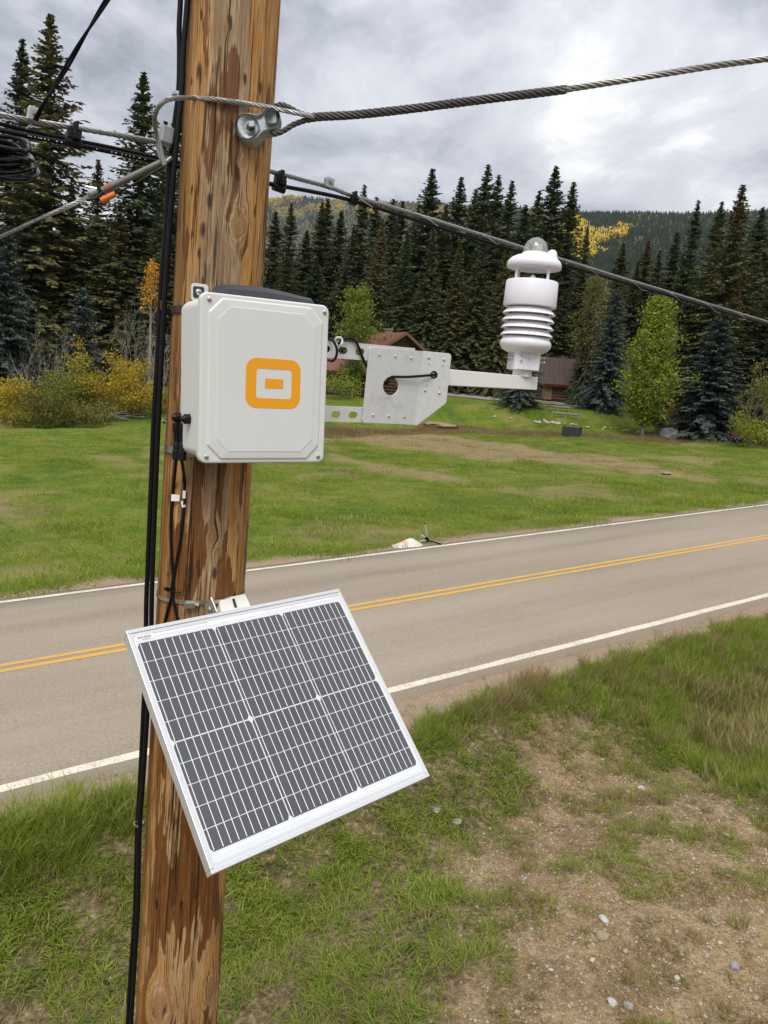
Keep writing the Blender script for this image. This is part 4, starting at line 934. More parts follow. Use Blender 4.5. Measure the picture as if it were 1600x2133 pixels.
def m_rock(c0, c1, c2):
    def f(nt, b):
        p = objco(nt); n = noise(nt, p, 1.6, 6, .65); n2 = noise(nt, p, 7, 4, .65)
        return {'Base Color': mix(nt, mapr(nt, n2, .42, .68, 0, .8), mix(nt, mapr(nt, n, .35, .65), c0, c1), c2), 'Roughness': .9, 'Normal': bump(nt, n2, .5, .05)}
    return f
M_BOULD = mat('grey_granite', m_rock((.12, .115, .11), (.22, .205, .19), (.07, .066, .06)))
def stone(px, py, wpx, me, m, label, group=None, sink=.3, rz=0.0, cat='stone', name='stone', sz=1.0):
    p = at(px, py); d = (np.array(p) - CAM) @ FWD; s = wpx / FPX * d / 2
    o = bpy.data.objects.new(name, me); COL.objects.link(o)
    if not me.materials: me.materials.append(m)
    o.location = (p[0], p[1], p[2] + s * (.62 - sink) * sz * .6); o.scale = (s, s, s * sz); o.rotation_euler = (0, 0, rz); return tag(o, label, cat, group)
stone(1392, 917, 48, rock_mesh(3, 4, (1, .85, .68)), M_BOULD, 'big grey boulder between the birch and the blue spruce', None, .1, .3, 'boulder', 'boulder', 1.15)
M_SAND = mat('sandstone', m_rock((.30, .23, .17), (.42, .34, .26), (.22, .16, .11)))
stone(1388, 988, 22, rock_mesh(5, 3, (1, .8, .3)), M_SAND, 'flat pale rock in the brown strip of the meadow', None, .2, .5)
def dirt_pile():
    p = at(912, 893); me = rock_mesh(8, 4, (1.3, .7, .22), .9); o = link('dirt_pile', me, mat('dug_soil', m_rock((.22, .15, .09), (.33, .23, .145), (.14, .10, .06)))); s = 1.15
    o.location = (p[0], p[1], p[2] + .02); o.scale = (s, s, s); o.rotation_euler[2] = -.5; tag(o, 'low heap of bare brown soil below the bracket plate', 'dirt pile')
dirt_pile()
ROCKS = [rock_mesh(20 + i, 2, (1, .8, .65)) for i in range(5)]
M_EDGE = mat('pale_edging_stone', m_rock((.36, .33, .29), (.48, .45, .40), (.22, .19, .16)))
for q in ROCKS: q.materials.append(M_EDGE)
def edging():
    g = np.random.RandomState(4)
    line = [(1030, 872), (1060, 874), (1100, 879), (1140, 882), (1165, 884), (1200, 890), (1260, 893), (1320, 899), (1440, 905), (1560, 917)]
    for i in range(46):
        t = g.rand() * (len(line) - 1) if i > 16 else 2.3 + 1.7 * g.rand(); k = min(int(t), len(line) - 2); f = t - k
        px = line[k][0] * (1 - f) + line[k + 1][0] * f; py = line[k][1] * (1 - f) + line[k + 1][1] * f + g.randn() * 1.6
        stone(px, py, 5 + 5 * g.rand() + (3 if i <= 16 else 0), ROCKS[g.randint(5)], M_EDGE, 'pale stone in the low edging behind the dark meadow box' if i <= 16 else 'pale stone of the loose edging along the stream', 'edging stones along the stream', .1, g.rand() * 6)
edging()
def rail_fence():
    # two short lengths of low pole rail on the lawn bank
    for j, (a, b, lab) in enumerate([((1138, 855), (1186, 860), 'upper low pole rail on the lawn bank behind the dark box'), ((1148, 870), (1206, 875), 'lower low pole rail on the lawn bank behind the dark box')]):
        A = at(*a); B = at(*b); r = empty('rail_fence', (A[0], A[1], A[2]), label=lab, cat='fence', group='low pole rails on the lawn bank'); D = Vector(B - A)
        part('rail', MB().cyl((0, 0, .42), (D[0], D[1], D[2] + .42), .085, 8), M_GREYW, r)
        for f in (0.03, .5, .97): part('post', MB().cyl((D[0] * f, D[1] * f, D[2] * f - .2), (D[0] * f, D[1] * f, D[2] * f + .55), .08, 8), M_GREYW, r)
rail_fence()
def bench():
    p = at(1540, 924); r = empty('bench', (p[0], p[1], p[2]), label='low dark red wooden bench under the spruce at the right edge', cat='bench'); r.rotation_euler[2] = radians(-15)
    for i in range(3): part('seat_plank', MB().box((0, -.2 + .2 * i, .42), (1.9, .18, .06)), M_REDW, r)
    for i in range(2): part('back_plank', MB().box((0, .36, .60 + .2 * i), (1.9, .05, .16)), M_REDW, r)
    for s in (-1, 1):
        part('leg', MB().box((s * .75, -.2, .19), (.1, .1, .40)), M_REDW, r); part('leg', MB().box((s * .75, .36, .34), (.1, .06, .72)), M_REDW, r)
bench()
M_ALU = mat('scratched_aluminium', lambda nt, b: {'Base Color': (.55, .56, .56), 'Metallic': .6, 'Roughness': .5})
M_BLKP = mat('black_plastic', None, **{'Base Color': (.007, .007, .008), 'Roughness': .45, 'Specular IOR Level': .25})
def fallen_sign():
    p = at(855, 1138); d = np.linalg.norm(p - CAM); r = empty('fallen_road_sign', (p[0], p[1], p[2]), label='collapsed roll-up sign, white and orange cloth with a bent metal stand', cat='road sign')
    u = Vector((*U2, GR)); n = Vector((*V2, 0)); up = Vector((0, 0, 1)); k = d / FPX * .9
    def P(px, py, back=0.0): return (u * (px - 855) * 1.16 + up * ((1138 - py) + (px - 855) * .055)) * k + n * back
    # crumpled cloth: a ridge line falling to the left
    top = [P(812, 1137, .10), P(832, 1131, .16), P(852, 1125, .2), P(869, 1118, .24), P(874, 1125, .2), P(880, 1132, .12)]
    mid = [P(812, 1139, -.05), P(834, 1135, -.02), P(853, 1132, .03), P(866, 1127, .05), P(873, 1131, .05), P(881, 1135, .02)]
    bot = [P(811, 1141, -.25), P(834, 1141, -.3), P(850, 1141, -.28), P(862, 1140, -.22), P(873, 1138, -.16), P(882, 1138, -.12)]
    bak = [P(814, 1141, .45), P(834, 1141, .5), P(852, 1141, .5), P(868, 1140, .5), P(876, 1139, .4), P(882, 1138, .3)]
    rows = [bak, top, mid, bot]; vs = [q for rw in rows for q in rw]; fs = [(a * 6 + i, a * 6 + i + 1, (a + 1) * 6 + i + 1, (a + 1) * 6 + i) for a in range(3) for i in range(5)]
    def fc(nt, b):
        pp = objco(nt); s = N(nt, 'ShaderNodeVectorMath', {0: pp, 1: tuple(u)}, operation='DOT_PRODUCT').outputs['Value']; z = N(nt, 'ShaderNodeSeparateXYZ', {0: pp}).outputs[2]
        w = mth(nt, 'ADD', mth(nt, 'SUBTRACT', s, mth(nt, 'MULTIPLY', z, 1.3)), mth(nt, 'MULTIPLY', noise(nt, pp, 5, 2), .06)); st = mapr(nt, mth(nt, 'ABSOLUTE', mth(nt, 'ADD', w, .17)), .05, .035)
        c = mix(nt, st, (.56, .53, .49), (.56, .33, .25)); c = mix(nt, mapr(nt, s, -.47, -.50), c, (.62, .36, .10)); return {'Base Color': c, 'Roughness': .5}
    me = MB().add(vs, fs, True).mesh('sign_cloth'); o = link('sign_cloth', me, mat('sign_cloth', fc), r)
    md = o.modifiers.new('sub', 'SUBSURF'); md.levels = 2; md.render_levels = 2; o.modifiers.new('solid', 'SOLIDIFY').thickness = .004
    t = P(893, 1092, .1); q = P(903, 1132, .1)
    part('pole', MB().cyl(q, t, .018, 10), M_ALU, r); part('pole_cap', MB().cyl(t - (t - q) * .01, t + (t - q) * .04, .024, 10), M_BLKP, r)
    part('hinge', MB().cyl(P(899, 1126, .1), P(905, 1136, .1), .045, 10), M_BLKP, r)
    part('leg', MB().cyl(P(881, 1131, .05), P(903, 1134, .1), .018, 10), M_ALU, r); part('leg', MB().cyl(P(904, 1134, .1), P(914, 1137, -.3), .02, 10), M_BLKP, r); part('leg', MB().cyl(P(904, 1132, .1), P(912, 1130, .5), .02, 10), M_ALU, r)
fallen_sign()

# ------------------------------------------------------------------ stones of the bare bank
def bank_stones():
    rm = [rock_mesh(60 + i, 3, [(1, .8, .6), (1, .7, .5), (1, .9, .75), (1, .55, .4)][i % 4], .35) for i in range(8)]
    cols = dict(white=m_rock((.50, .48, .44), (.62, .60, .55), (.36, .33, .28)), pink=m_rock((.40, .28, .22), (.50, .37, .30), (.28, .20, .15)), tan=m_rock((.34, .26, .15), (.44, .35, .22), (.22, .17, .11)), grey=m_rock((.30, .295, .285), (.42, .415, .40), (.20, .195, .185)))
    M = {k: mat(k + '_stone', f) for k, f in cols.items()}
    big = [(1337, 1645, 20, 'white', 'white angular stone at the top of the bare bank'), (907, 1686, 34, 'grey', 'flat grey stone in the grass right of the solar panel'), (950, 1712, 26, 'grey', 'smaller grey stone just below the flat grey one'), (1258, 1918, 32, 'white', 'pale rough stone in the middle of the bare bank'), (1254, 1952, 34, 'tan', 'mustard tan stone right below the pale rough stone'), (1276, 2092, 28, 'white', 'pale blocky stone near the bottom edge of the bank'), (1410, 2040, 16, 'white', 'small whitish oval stone right of the blocky one'), (1510, 1740, 24, 'pink', 'pinkish stone on the right of the bare bank'), (1530, 2015, 24, 'grey', 'blue-grey stone at the far right of the bank'), (1238, 1656, 12, 'white', 'tiny white stone left of the angular one'), (1182, 2018, 14, 'pink', 'pink chip left of the blocky stone'), (1148, 2022, 14, 'white', 'white pebble stone left of the pink chip'), (1108, 1936, 9, 'white', 'left one of two tiny white stones on the bank'), (1122, 1934, 9, 'white', 'right one of two tiny white stones on the bank'), (994, 1892, 11, 'pink', 'pinkish stone at the grass edge of the bank'), (992, 1904, 12, 'tan', 'tan stone touching the pinkish one at the grass edge'), (1278, 1908, 12, 'pink', 'small pink stone right of the pale rough one'), (1500, 1965, 12, 'white', 'round pale stone beside the right edge of the bank'), (1310, 2098, 22, 'grey', 'dark grey stone beside the pale blocky one'), (1575, 2080, 20, 'pink', 'reddish stone in the bottom right corner'), (1075, 1730, 14, 'pink', 'pink stone in the pebbles right of the panel corner'), (1020, 1728, 13, 'pink', 'pink stone near the grey ones by the panel'), (850, 1748, 8, 'white', 'tiny white stone in the grass under the panel'), (1445, 1790, 10, 'white', 'small pale stone right of the bank centre'), (1370, 1960, 14, 'pink', 'dull pink stone right of the mustard one')]
    for i, (px, py, w, c, lab) in enumerate(big):
        me = rm[i % 8].copy(); me.materials.clear(); me.materials.append(M[c]); me.name = 'stone'; stone(px, py, w, me, None, lab, 'stones on the bare bank', .32, i * 1.7, sz=.45 if 'flat' in lab else [1, .8, 1.2][i % 3])
    g = np.random.RandomState(17); sm = {}
    for k in M:
        me = rm[g.randint(8)].copy(); me.materials.clear(); me.materials.append(M[k]); me.name = 'stone'; sm[k] = me
    n = 0
    while n < 80:
        px, py = g.uniform(900, 1600), g.uniform(1560, 2130); p = at(px, py)
        if masks(np.array([p[0]]), np.array([p[1]]))['dirt'][0] < .6: continue
        k = ['white', 'pink', 'tan', 'grey'][g.randint(4)]; stone(px, py, 4 + 6 * g.rand() ** 2, sm[k], None, 'little %s stone among the gravel of the bare bank' % k, 'little stones on the bare bank', .3, g.rand() * 6); n += 1
bank_stones()

# ------------------------------------------------------------------ the wooden pole
C3 = Vector(CAM)
PAX = np.array([-0.5389, 2.2976]); LEAN = 0.0087
_f = -PAX / np.linalg.norm(PAX); TH0 = math.atan2(_f[1], _f[0])
def p_axis(z): zr = z - H; return np.array([PAX[0] + LEAN * (zr + .4), PAX[1]])
def p_rad(z): return .127 - .0045 * (z - H + .3)
def on_pole(px, py, off=0.0):
    r = ray(px, py); r = r / np.linalg.norm(r); t = 1.2; best = None
    for _ in range(900):
        t += .002; p = CAM + r * t; a = p_axis(p[2]); d = math.hypot(p[0] - a[0], p[1] - a[1]) - p_rad(p[2]) - off
        if best is None or d < best[0]: best = (d, p)
        if d <= 0: return Vector(p)
    return Vector(best[1])
def pole_sz(px, py):
    p = on_pole(px, py); a = p_axis(p[2]); th = math.atan2(p[1] - a[1], p[0] - a[0]) - TH0; th = (th + pi) % (2 * pi) - pi; return th * .127, p[2]
def axis_depth(py):
    zs = np.linspace(H - 2.6, H + 1.6, 80); P = np.array([[*p_axis(z), z] for z in zs]); _, y, d = project(P); o = np.argsort(y); return float(np.interp(py, y[o], d[o]))
POLE_BASE = float(terr(PAX[0], PAX[1]))
KNOTS = [(498, 470, .020), (443, 1118, .012), (455, 1150, .008), (330, 2098, .026), (442, 2062, .024), (470, 60, .006), (505, 340, .008)]
HOLES = [(420, 32), (479, 47), (411, 151), (400, 172), (540, 185), (491, 362), (400, 395), (530, 440), (424, 480), (402, 488), (507, 165), (437, 420), (416, 528), (360, 950), (330, 1080), (452, 640), (445, 1195), (327, 1885), (380, 1885)]
def m_pole(nt, b):
    s0 = attr(nt, 'around'); z = N(nt, 'ShaderNodeSeparateXYZ', {0: posn(nt)}).outputs[2]
    wob = noise(nt, N(nt, 'ShaderNodeCombineXYZ', {0: mth(nt, 'MULTIPLY', s0, 8), 1: 0, 2: mth(nt, 'MULTIPLY', z, 1.3)}).outputs[0], 1.0, 2, .5)
    s = mth(nt, 'ADD', s0, mth(nt, 'MULTIPLY', mth(nt, 'SUBTRACT', wob, .5), .035))
    wob2 = noise(nt, posn(nt), 45, 3, .6)
    kin = None; kring = None; kh = None
    for (px, py, r) in KNOTS:
        ks, kz = pole_sz(px, py)
        dx = mth(nt, 'SUBTRACT', s0, ks); dz = mth(nt, 'MULTIPLY', mth(nt, 'SUBTRACT', z, kz), .55)
        d = mth(nt, 'DIVIDE', mth(nt, 'SQRT', mth(nt, 'ADD', mth(nt, 'MULTIPLY', dx, dx), mth(nt, 'MULTIPLY', dz, dz))), r)
        d = mth(nt, 'ADD', d, mth(nt, 'MULTIPLY', mth(nt, 'SUBTRACT', wob2, .5), 1.1))
        w = mapr(nt, d, 3.2, .6, 0, 1, True)
        s = mth(nt, 'SUBTRACT', s, mth(nt, 'MULTIPLY', mth(nt, 'MULTIPLY', dx, w), .8))
        i = mapr(nt, d, 1.05, .9); kin = i if kin is None else mth(nt, 'MAXIMUM', kin, i)
        ri = mth(nt, 'MULTIPLY', mapr(nt, d, 2.3, 1.2), mth(nt, 'ADD', mth(nt, 'MULTIPLY', mth(nt, 'SINE', mth(nt, 'MULTIPLY', mth(nt, 'ADD', d, mth(nt, 'MULTIPLY', wob, 3.0)), 13)), .5), .5)); kring = ri if kring is None else mth(nt, 'MAXIMUM', kring, ri)
        hl = mapr(nt, d, 1.9, .9, 0, 1, True); kh = hl if kh is None else mth(nt, 'MAXIMUM', kh, hl)
    def nz(sx, sz, off=0.0, det=4, ro=.55):
        return noise(nt, N(nt, 'ShaderNodeCombineXYZ', {0: mth(nt, 'MULTIPLY', s, sx), 1: off, 2: mth(nt, 'MULTIPLY', z, sz)}).outputs[0], 1.0, det, ro)
    low = mapr(nt, z, H + .3, H - 1.1)                              # the treatment oil stays richer towards the foot
    base = ramp(nt, mth(nt, 'ADD', mth(nt, 'MULTIPLY', nz(24, 2.4, 3, 7, .68), .62), mth(nt, 'MULTIPLY', nz(75, 3.2, 4, 5, .65), .38)), [(.30, (.27, .092, .014)), (.41, (.46, .192, .036)), (.50, (.57, .275, .068)), (.59, (.65, .38, .135)), (.70, (.70, .50, .26))])
    grey = ramp(nt, mth(nt, 'ADD', mth(nt, 'MULTIPLY', nz(40, 2.6, 9, 6, .68), .6), mth(nt, 'MULTIPLY', nz(110, 4, 10, 4, .65), .4)), [(.32, (.13, .088, .050)), (.45, (.25, .18, .108)), (.56, (.37, .285, .185)), (.70, (.50, .405, .285))])
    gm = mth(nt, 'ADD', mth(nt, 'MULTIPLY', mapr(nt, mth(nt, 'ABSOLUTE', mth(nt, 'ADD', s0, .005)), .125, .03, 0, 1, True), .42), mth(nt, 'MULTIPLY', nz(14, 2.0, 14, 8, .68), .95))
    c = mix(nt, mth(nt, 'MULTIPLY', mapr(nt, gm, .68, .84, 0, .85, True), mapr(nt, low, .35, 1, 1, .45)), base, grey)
    pale = mapr(nt, nz(42, 5.0, 21, 6, .66), .565, .63, 0, .6); c = mix(nt, pale, c, (.52, .39, .245))
    st = mth(nt, 'ADD', mth(nt, 'ADD', nz(17, 2.2, 31, 4, .52), mth(nt, 'MULTIPLY', nz(80, 7.0, 33, 3, .6), .10)), mth(nt, 'MULTIPLY', low, .055))
    halo = mth(nt, 'MULTIPLY', mapr(nt, st, .555, .575), mapr(nt, st, .608, .590)); c = mix(nt, mth(nt, 'MULTIPLY', halo, mapr(nt, low, 0, 1, .30, .55)), c, (.56, .395, .21))
    stm = mapr(nt, st, .595, .612); c = mix(nt, mth(nt, 'MULTIPLY', stm, .92), c, mix(nt, nz(80, 4, 5), (.085, .026, .004), (.24, .085, .017)))
    dk = nz(10, 2.4, 131, 7, .66); c = mix(nt, mapr(nt, dk, .56, .66, 0, .55, True), c, mix(nt, .5, c, (.11, .06, .018)))
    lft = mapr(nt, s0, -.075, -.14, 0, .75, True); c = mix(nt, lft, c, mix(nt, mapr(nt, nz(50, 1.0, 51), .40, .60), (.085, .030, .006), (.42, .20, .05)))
    fib = nz(210, 6.0, 61, 5, .78); c = mix(nt, mapr(nt, fib, .38, .58, .78, 0), c, mix(nt, .62, c, (.07, .034, .011)))
    c = mix(nt, mapr(nt, fib, .55, .72, 0, .45), c, (.60, .47, .30))
    fib2 = nz(520, 14, 71, 3, .7); c = mix(nt, mapr(nt, fib2, .30, .48, .4, 0), c, (.12, .07, .032))
    c = mix(nt, mth(nt, 'MULTIPLY', kh, .38), c, (.46, .305, .155)); c = mix(nt, mth(nt, 'MULTIPLY', kring, mapr(nt, fib, .3, .65, .85, .25)), c, (.17, .07, .018)); c = mix(nt, mth(nt, 'MULTIPLY', kin, .75), c, mix(nt, fib, (.13, .06, .02), (.40, .22, .09)))
    cr = mth(nt, 'ABSOLUTE', mth(nt, 'SUBTRACT', nz(34, .30, 81, 3, .5), .5)); cm = mth(nt, 'MULTIPLY', mapr(nt, cr, .0085, .003), mapr(nt, nz(12, .9, 91), .40, .45))
    cr2 = mth(nt, 'ABSOLUTE', mth(nt, 'SUBTRACT', nz(70, 1.4, 101, 3, .5), .5)); cm2 = mth(nt, 'MULTIPLY', mapr(nt, cr2, .020, .006), mapr(nt, nz(22, 4.5, 111), .52, .57))
    cm = mth(nt, 'MAXIMUM', cm, mth(nt, 'MULTIPLY', cm2, .8))
    hol = None
    for i, (px, py) in enumerate(HOLES):
        ks, kz = pole_sz(px, py); dx = mth(nt, 'SUBTRACT', s, ks); dz = mth(nt, 'MULTIPLY', mth(nt, 'SUBTRACT', z, kz), .32); d = mth(nt, 'ADD', mth(nt, 'SQRT', mth(nt, 'ADD', mth(nt, 'MULTIPLY', dx, dx), mth(nt, 'MULTIPLY', dz, dz))), mth(nt, 'MULTIPLY', mth(nt, 'SUBTRACT', fib, .5), .016))
        h = mapr(nt, d, .0046 + .0016 * (i % 3), .0030); hol = h if hol is None else mth(nt, 'MAXIMUM', hol, h)
    cm = mth(nt, 'MAXIMUM', cm, mth(nt, 'MULTIPLY', hol, .9))
    c = mix(nt, mth(nt, 'MULTIPLY', cm, .94), c, (.018, .011, .006))
    hh = mth(nt, 'SUBTRACT', mth(nt, 'ADD', mth(nt, 'MULTIPLY', fib, .5), mth(nt, 'MULTIPLY', nz(30, .8, 3), .4)), mth(nt, 'ADD', mth(nt, 'MULTIPLY', cm, 1.8), mth(nt, 'MULTIPLY', kring, .15)))
    return {'Base Color': c, 'Roughness': mapr(nt, stm, 0, 1, .72, .42), 'Specular IOR Level': .3, 'Normal': bump(nt, hh, .75, .004)}
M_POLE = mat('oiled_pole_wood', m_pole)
M_NAIL = mat('rusty_nail', None, **{'Base Color': (.12, .07, .05), 'Metallic': .5, 'Roughness': .7})
def build_pole():
    zs = np.concatenate([np.arange(POLE_BASE - .5, H - 2.2, .1), np.arange(H - 2.2, H + 1.5, .0085), np.arange(H + 1.5, H + 5.2, .1)]); n = 180; vs = []; ar = []
    for z in zs:
        a = p_axis(z); R = p_rad(z)
        th = np.linspace(-pi, pi, n + 1); s = th * .127
        dr = (fbm(s * 26 + 40, np.full(n + 1, z * .5), 3) - .5) * .007 + (fbm(s * 75 + 90, np.full(n + 1, z * 1.1), 2) - .5) * .0028
        w = np.clip((pi - np.abs(th)) / .5, 0, 1); dr = dr * w
        ck = np.abs(fbm(s * 30 + 7, np.full(n + 1, z * .28 + 3), 2) - .5); dr = dr - .0035 * np.clip(1 - ck / .02, 0, 1) * w
        for (px, py, r) in KNOTS_SZ:
            d = np.hypot(s - px, (z - py) * .55) / r; dr = dr + .0035 * np.exp(-(d / 1.8) ** 2) * (r / .02)
        vs.append(np.stack([a[0] + (R + dr) * np.cos(th + TH0), a[1] + (R + dr) * np.sin(th + TH0), np.full(n + 1, z)], 1)); ar.append(s)
    m = n + 1; f = [(i * m + j, i * m + j + 1, (i + 1) * m + j + 1, (i + 1) * m + j) for i in range(len(zs) - 1) for j in range(n)]
    mb = MB().add(np.concatenate(vs), f, True); me = mb.mesh('utility_pole'); me.polygons.foreach_set('use_smooth', [True] * len(f))
    at_ = me.attributes.new('around', 'FLOAT', 'POINT'); at_.data.foreach_set('value', np.concatenate(ar).astype(np.float32))
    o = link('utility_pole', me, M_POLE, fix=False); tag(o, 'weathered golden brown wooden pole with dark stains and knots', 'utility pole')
    loc = o.location
    for (px, py) in ((540, 300), (366, 870), (327, 1883), (352, 1195), (430, 1640), (310, 1700)):
        p = on_pole(px, py, -.002); a = p_axis(p[2]); nrm = Vector((p[0] - a[0], p[1] - a[1], 0)).normalized()
        part('nail', MB().cyl(p - loc, p + nrm * .006 - loc, .0035, 10), M_NAIL, o)
    return o
KNOTS_SZ = [(*pole_sz(a, b), r) for a, b, r in KNOTS]
POLE = build_pole()
def pole_band(name, px, py, hgt, th, m, parent, n=72, tilt=(0, 0)):
    """strap lying round the pole at the height of a pixel"""
    z = on_pole(px, py)[2]; rings = [[], [], [], []]
    for i in range(n):
        a = 2 * pi * i / n; zz = z + tilt[0] * cos(a) + tilt[1] * sin(a); c = p_axis(zz); R = p_rad(zz) + .0035
        for q, (dr, dz) in enumerate(((0, -hgt / 2), (th, -hgt / 2), (th, hgt / 2), (0, hgt / 2))): rings[q].append(Vector((c[0] + (R + dr) * cos(a), c[1] + (R + dr) * sin(a), zz + dz)))
    mb = MB().loops(rings + [rings[0]], True, False, False); return mb, z

# ------------------------------------------------------------------ metals and plastics
def m_metal(c0, c1, rough=.45, met=.9, sc=40):
    def f(nt, b):
        n = noise(nt, objco(nt), sc, 4, .6); return {'Base Color': mix(nt, n, c0, c1), 'Metallic': met, 'Roughness': mapr(nt, n, .3, .7, rough - .1, rough + .12)}
    return f
M_GALV = mat('galvanised_strand', m_metal((.27, .27, .26), (.46, .46, .44), .5, .75, 90))
M_GRIP = mat('dull_grip_wire', m_metal((.060, .060, .055), (.13, .13, .12), .6, .4, 90))
M_CAST = mat('galvanised_casting', m_metal((.27, .30, .31), (.42, .45, .46), .6, .55, 25))
M_SS = mat('stainless_steel', m_metal((.55, .54, .52), (.68, .67, .65), .3, 1.0, 60))
M_BAND = mat('stainless_band', m_metal((.42, .40, .34), (.58, .56, .50), .38, .95, 60))
M_DBAND = mat('dark_strap', None, **{'Base Color': (.045, .032, .022), 'Roughness': .55})
M_BLK = mat('black_cable_jacket', None, **{'Base Color': (.006, .006, .007), 'Roughness': .5, 'Specular IOR Level': .2})
M_BOX = mat('light_grey_polycarbonate', lambda nt, b: {'Base Color': mix(nt, noise(nt, objco(nt), 3, 4, .6), (.66, .675, .645), (.71, .72, .69)), 'Roughness': .42, 'Specular IOR Level': .4, 'Normal': bump(nt, noise(nt, objco(nt), 900, 2), .05, .0004)})
M_ORANGE = mat('orange_print', None, **{'Base Color': (.86, .36, .004), 'Roughness': .45})
M_WHT = mat('white_plastic', lambda nt, b: {'Base Color': mix(nt, noise(nt, objco(nt), 12, 3), (.76, .75, .80), (.82, .81, .86)), 'Roughness': .4, 'Specular IOR Level': .35, 'Subsurface Weight': 0.0})
M_CREAM = mat('cream_painted_tube', lambda nt, b: {'Base Color': mix(nt, noise(nt, objco(nt), 9, 4), (.72, .72, .655), (.79, .79, .73)), 'Roughness': .45})
def m_alum(nt, b):
    p = objco(nt); n = noise(nt, p, 60, 5, .7); n2 = noise(nt, p, 11, 5, .65)
    c = mix(nt, mapr(nt, n, .3, .7), (.60, .60, .57), (.69, .69, .66)); c = mix(nt, mapr(nt, n2, .56, .72, 0, .5), c, (.40, .40, .38))
    return {'Base Color': c, 'Metallic': .35, 'Roughness': .48}
M_ALP = mat('brushed_aluminium_plate', m_alum)
M_LABEL = mat('white_label', None, **{'Base Color': (.78, .77, .74), 'Roughness': .5})
M_INK_SHADE = mat('black_ink_and_hole_shade', None, **{'Base Color': (.03, .03, .03), 'Roughness': .6})  # print ink, also the painted dark of the hook hole and hinge slot
M_RED = mat('red_wire', None, **{'Base Color': (.6, .02, .03), 'Roughness': .4})
M_DKG = mat('dark_grey_antenna_plastic', lambda nt, b: {'Base Color': (.035, .037, .041), 'Roughness': .5, 'Normal': bump(nt, noise(nt, objco(nt), 700, 2), .12, .0005)})

# ------------------------------------------------------------------ equipment box
ex = Vector((.8393, .5430, .0284)).normalized(); nb = Vector((.5425, -.8397, .0215)); nb = (nb - ex * nb.dot(ex)).normalized()
eyb = -nb; ezb = ex.cross(eyb)
LC = Vector((-.33443, 2.0430, -.0059)) + C3
MBOX = Matrix(((ex[0], eyb[0], ezb[0], LC[0]), (ex[1], eyb[1], ezb[1], LC[1]), (ex[2], eyb[2], ezb[2], LC[2]), (0, 0, 0, 1)))
def inv(px, py, off=0.0, M=MBOX):
    """pixel -> local (x, z) on the plane y = off of a frame"""
    Mi = M.inverted(); o = Mi @ C3; d = Mi.to_3x3() @ Vector(ray(px, py)); t = (off - o[1]) / d[1]; q = o + d * t; return q[0], q[2]
def inv_side(px, py, x, M=MBOX):
    Mi = M.inverted(); o = Mi @ C3; d = Mi.to_3x3() @ Vector(ray(px, py)); t = (x - o[0]) / d[0]; q = o + d * t; return q[1], q[2]
def pan_screw(parent, loc, r=.0055, m=None, name='screw', axis='-y', h=.004):
    o = part(name, MB().lathe([(1e-5, h), (r * .55, h), (r * .9, h * .65), (r, 0), (r, -.002)], 18).box((0, 0, h * .98), (r * .9, r * .2, .0006)).box((0, 0, h * .98), (r * .2, r * .9, .0006)), m or M_SS, parent, fix=False)
    R = {'-y': Matrix.Rotation(pi / 2, 4, 'X'), 'x': Matrix.Rotation(pi / 2, 4, 'Y'), '-x': Matrix.Rotation(-pi / 2, 4, 'Y')}[axis]
    o.matrix_local = Matrix.Translation(loc) @ R @ Matrix.Rotation(.4 + 20 * loc[0], 4, 'Z'); return o
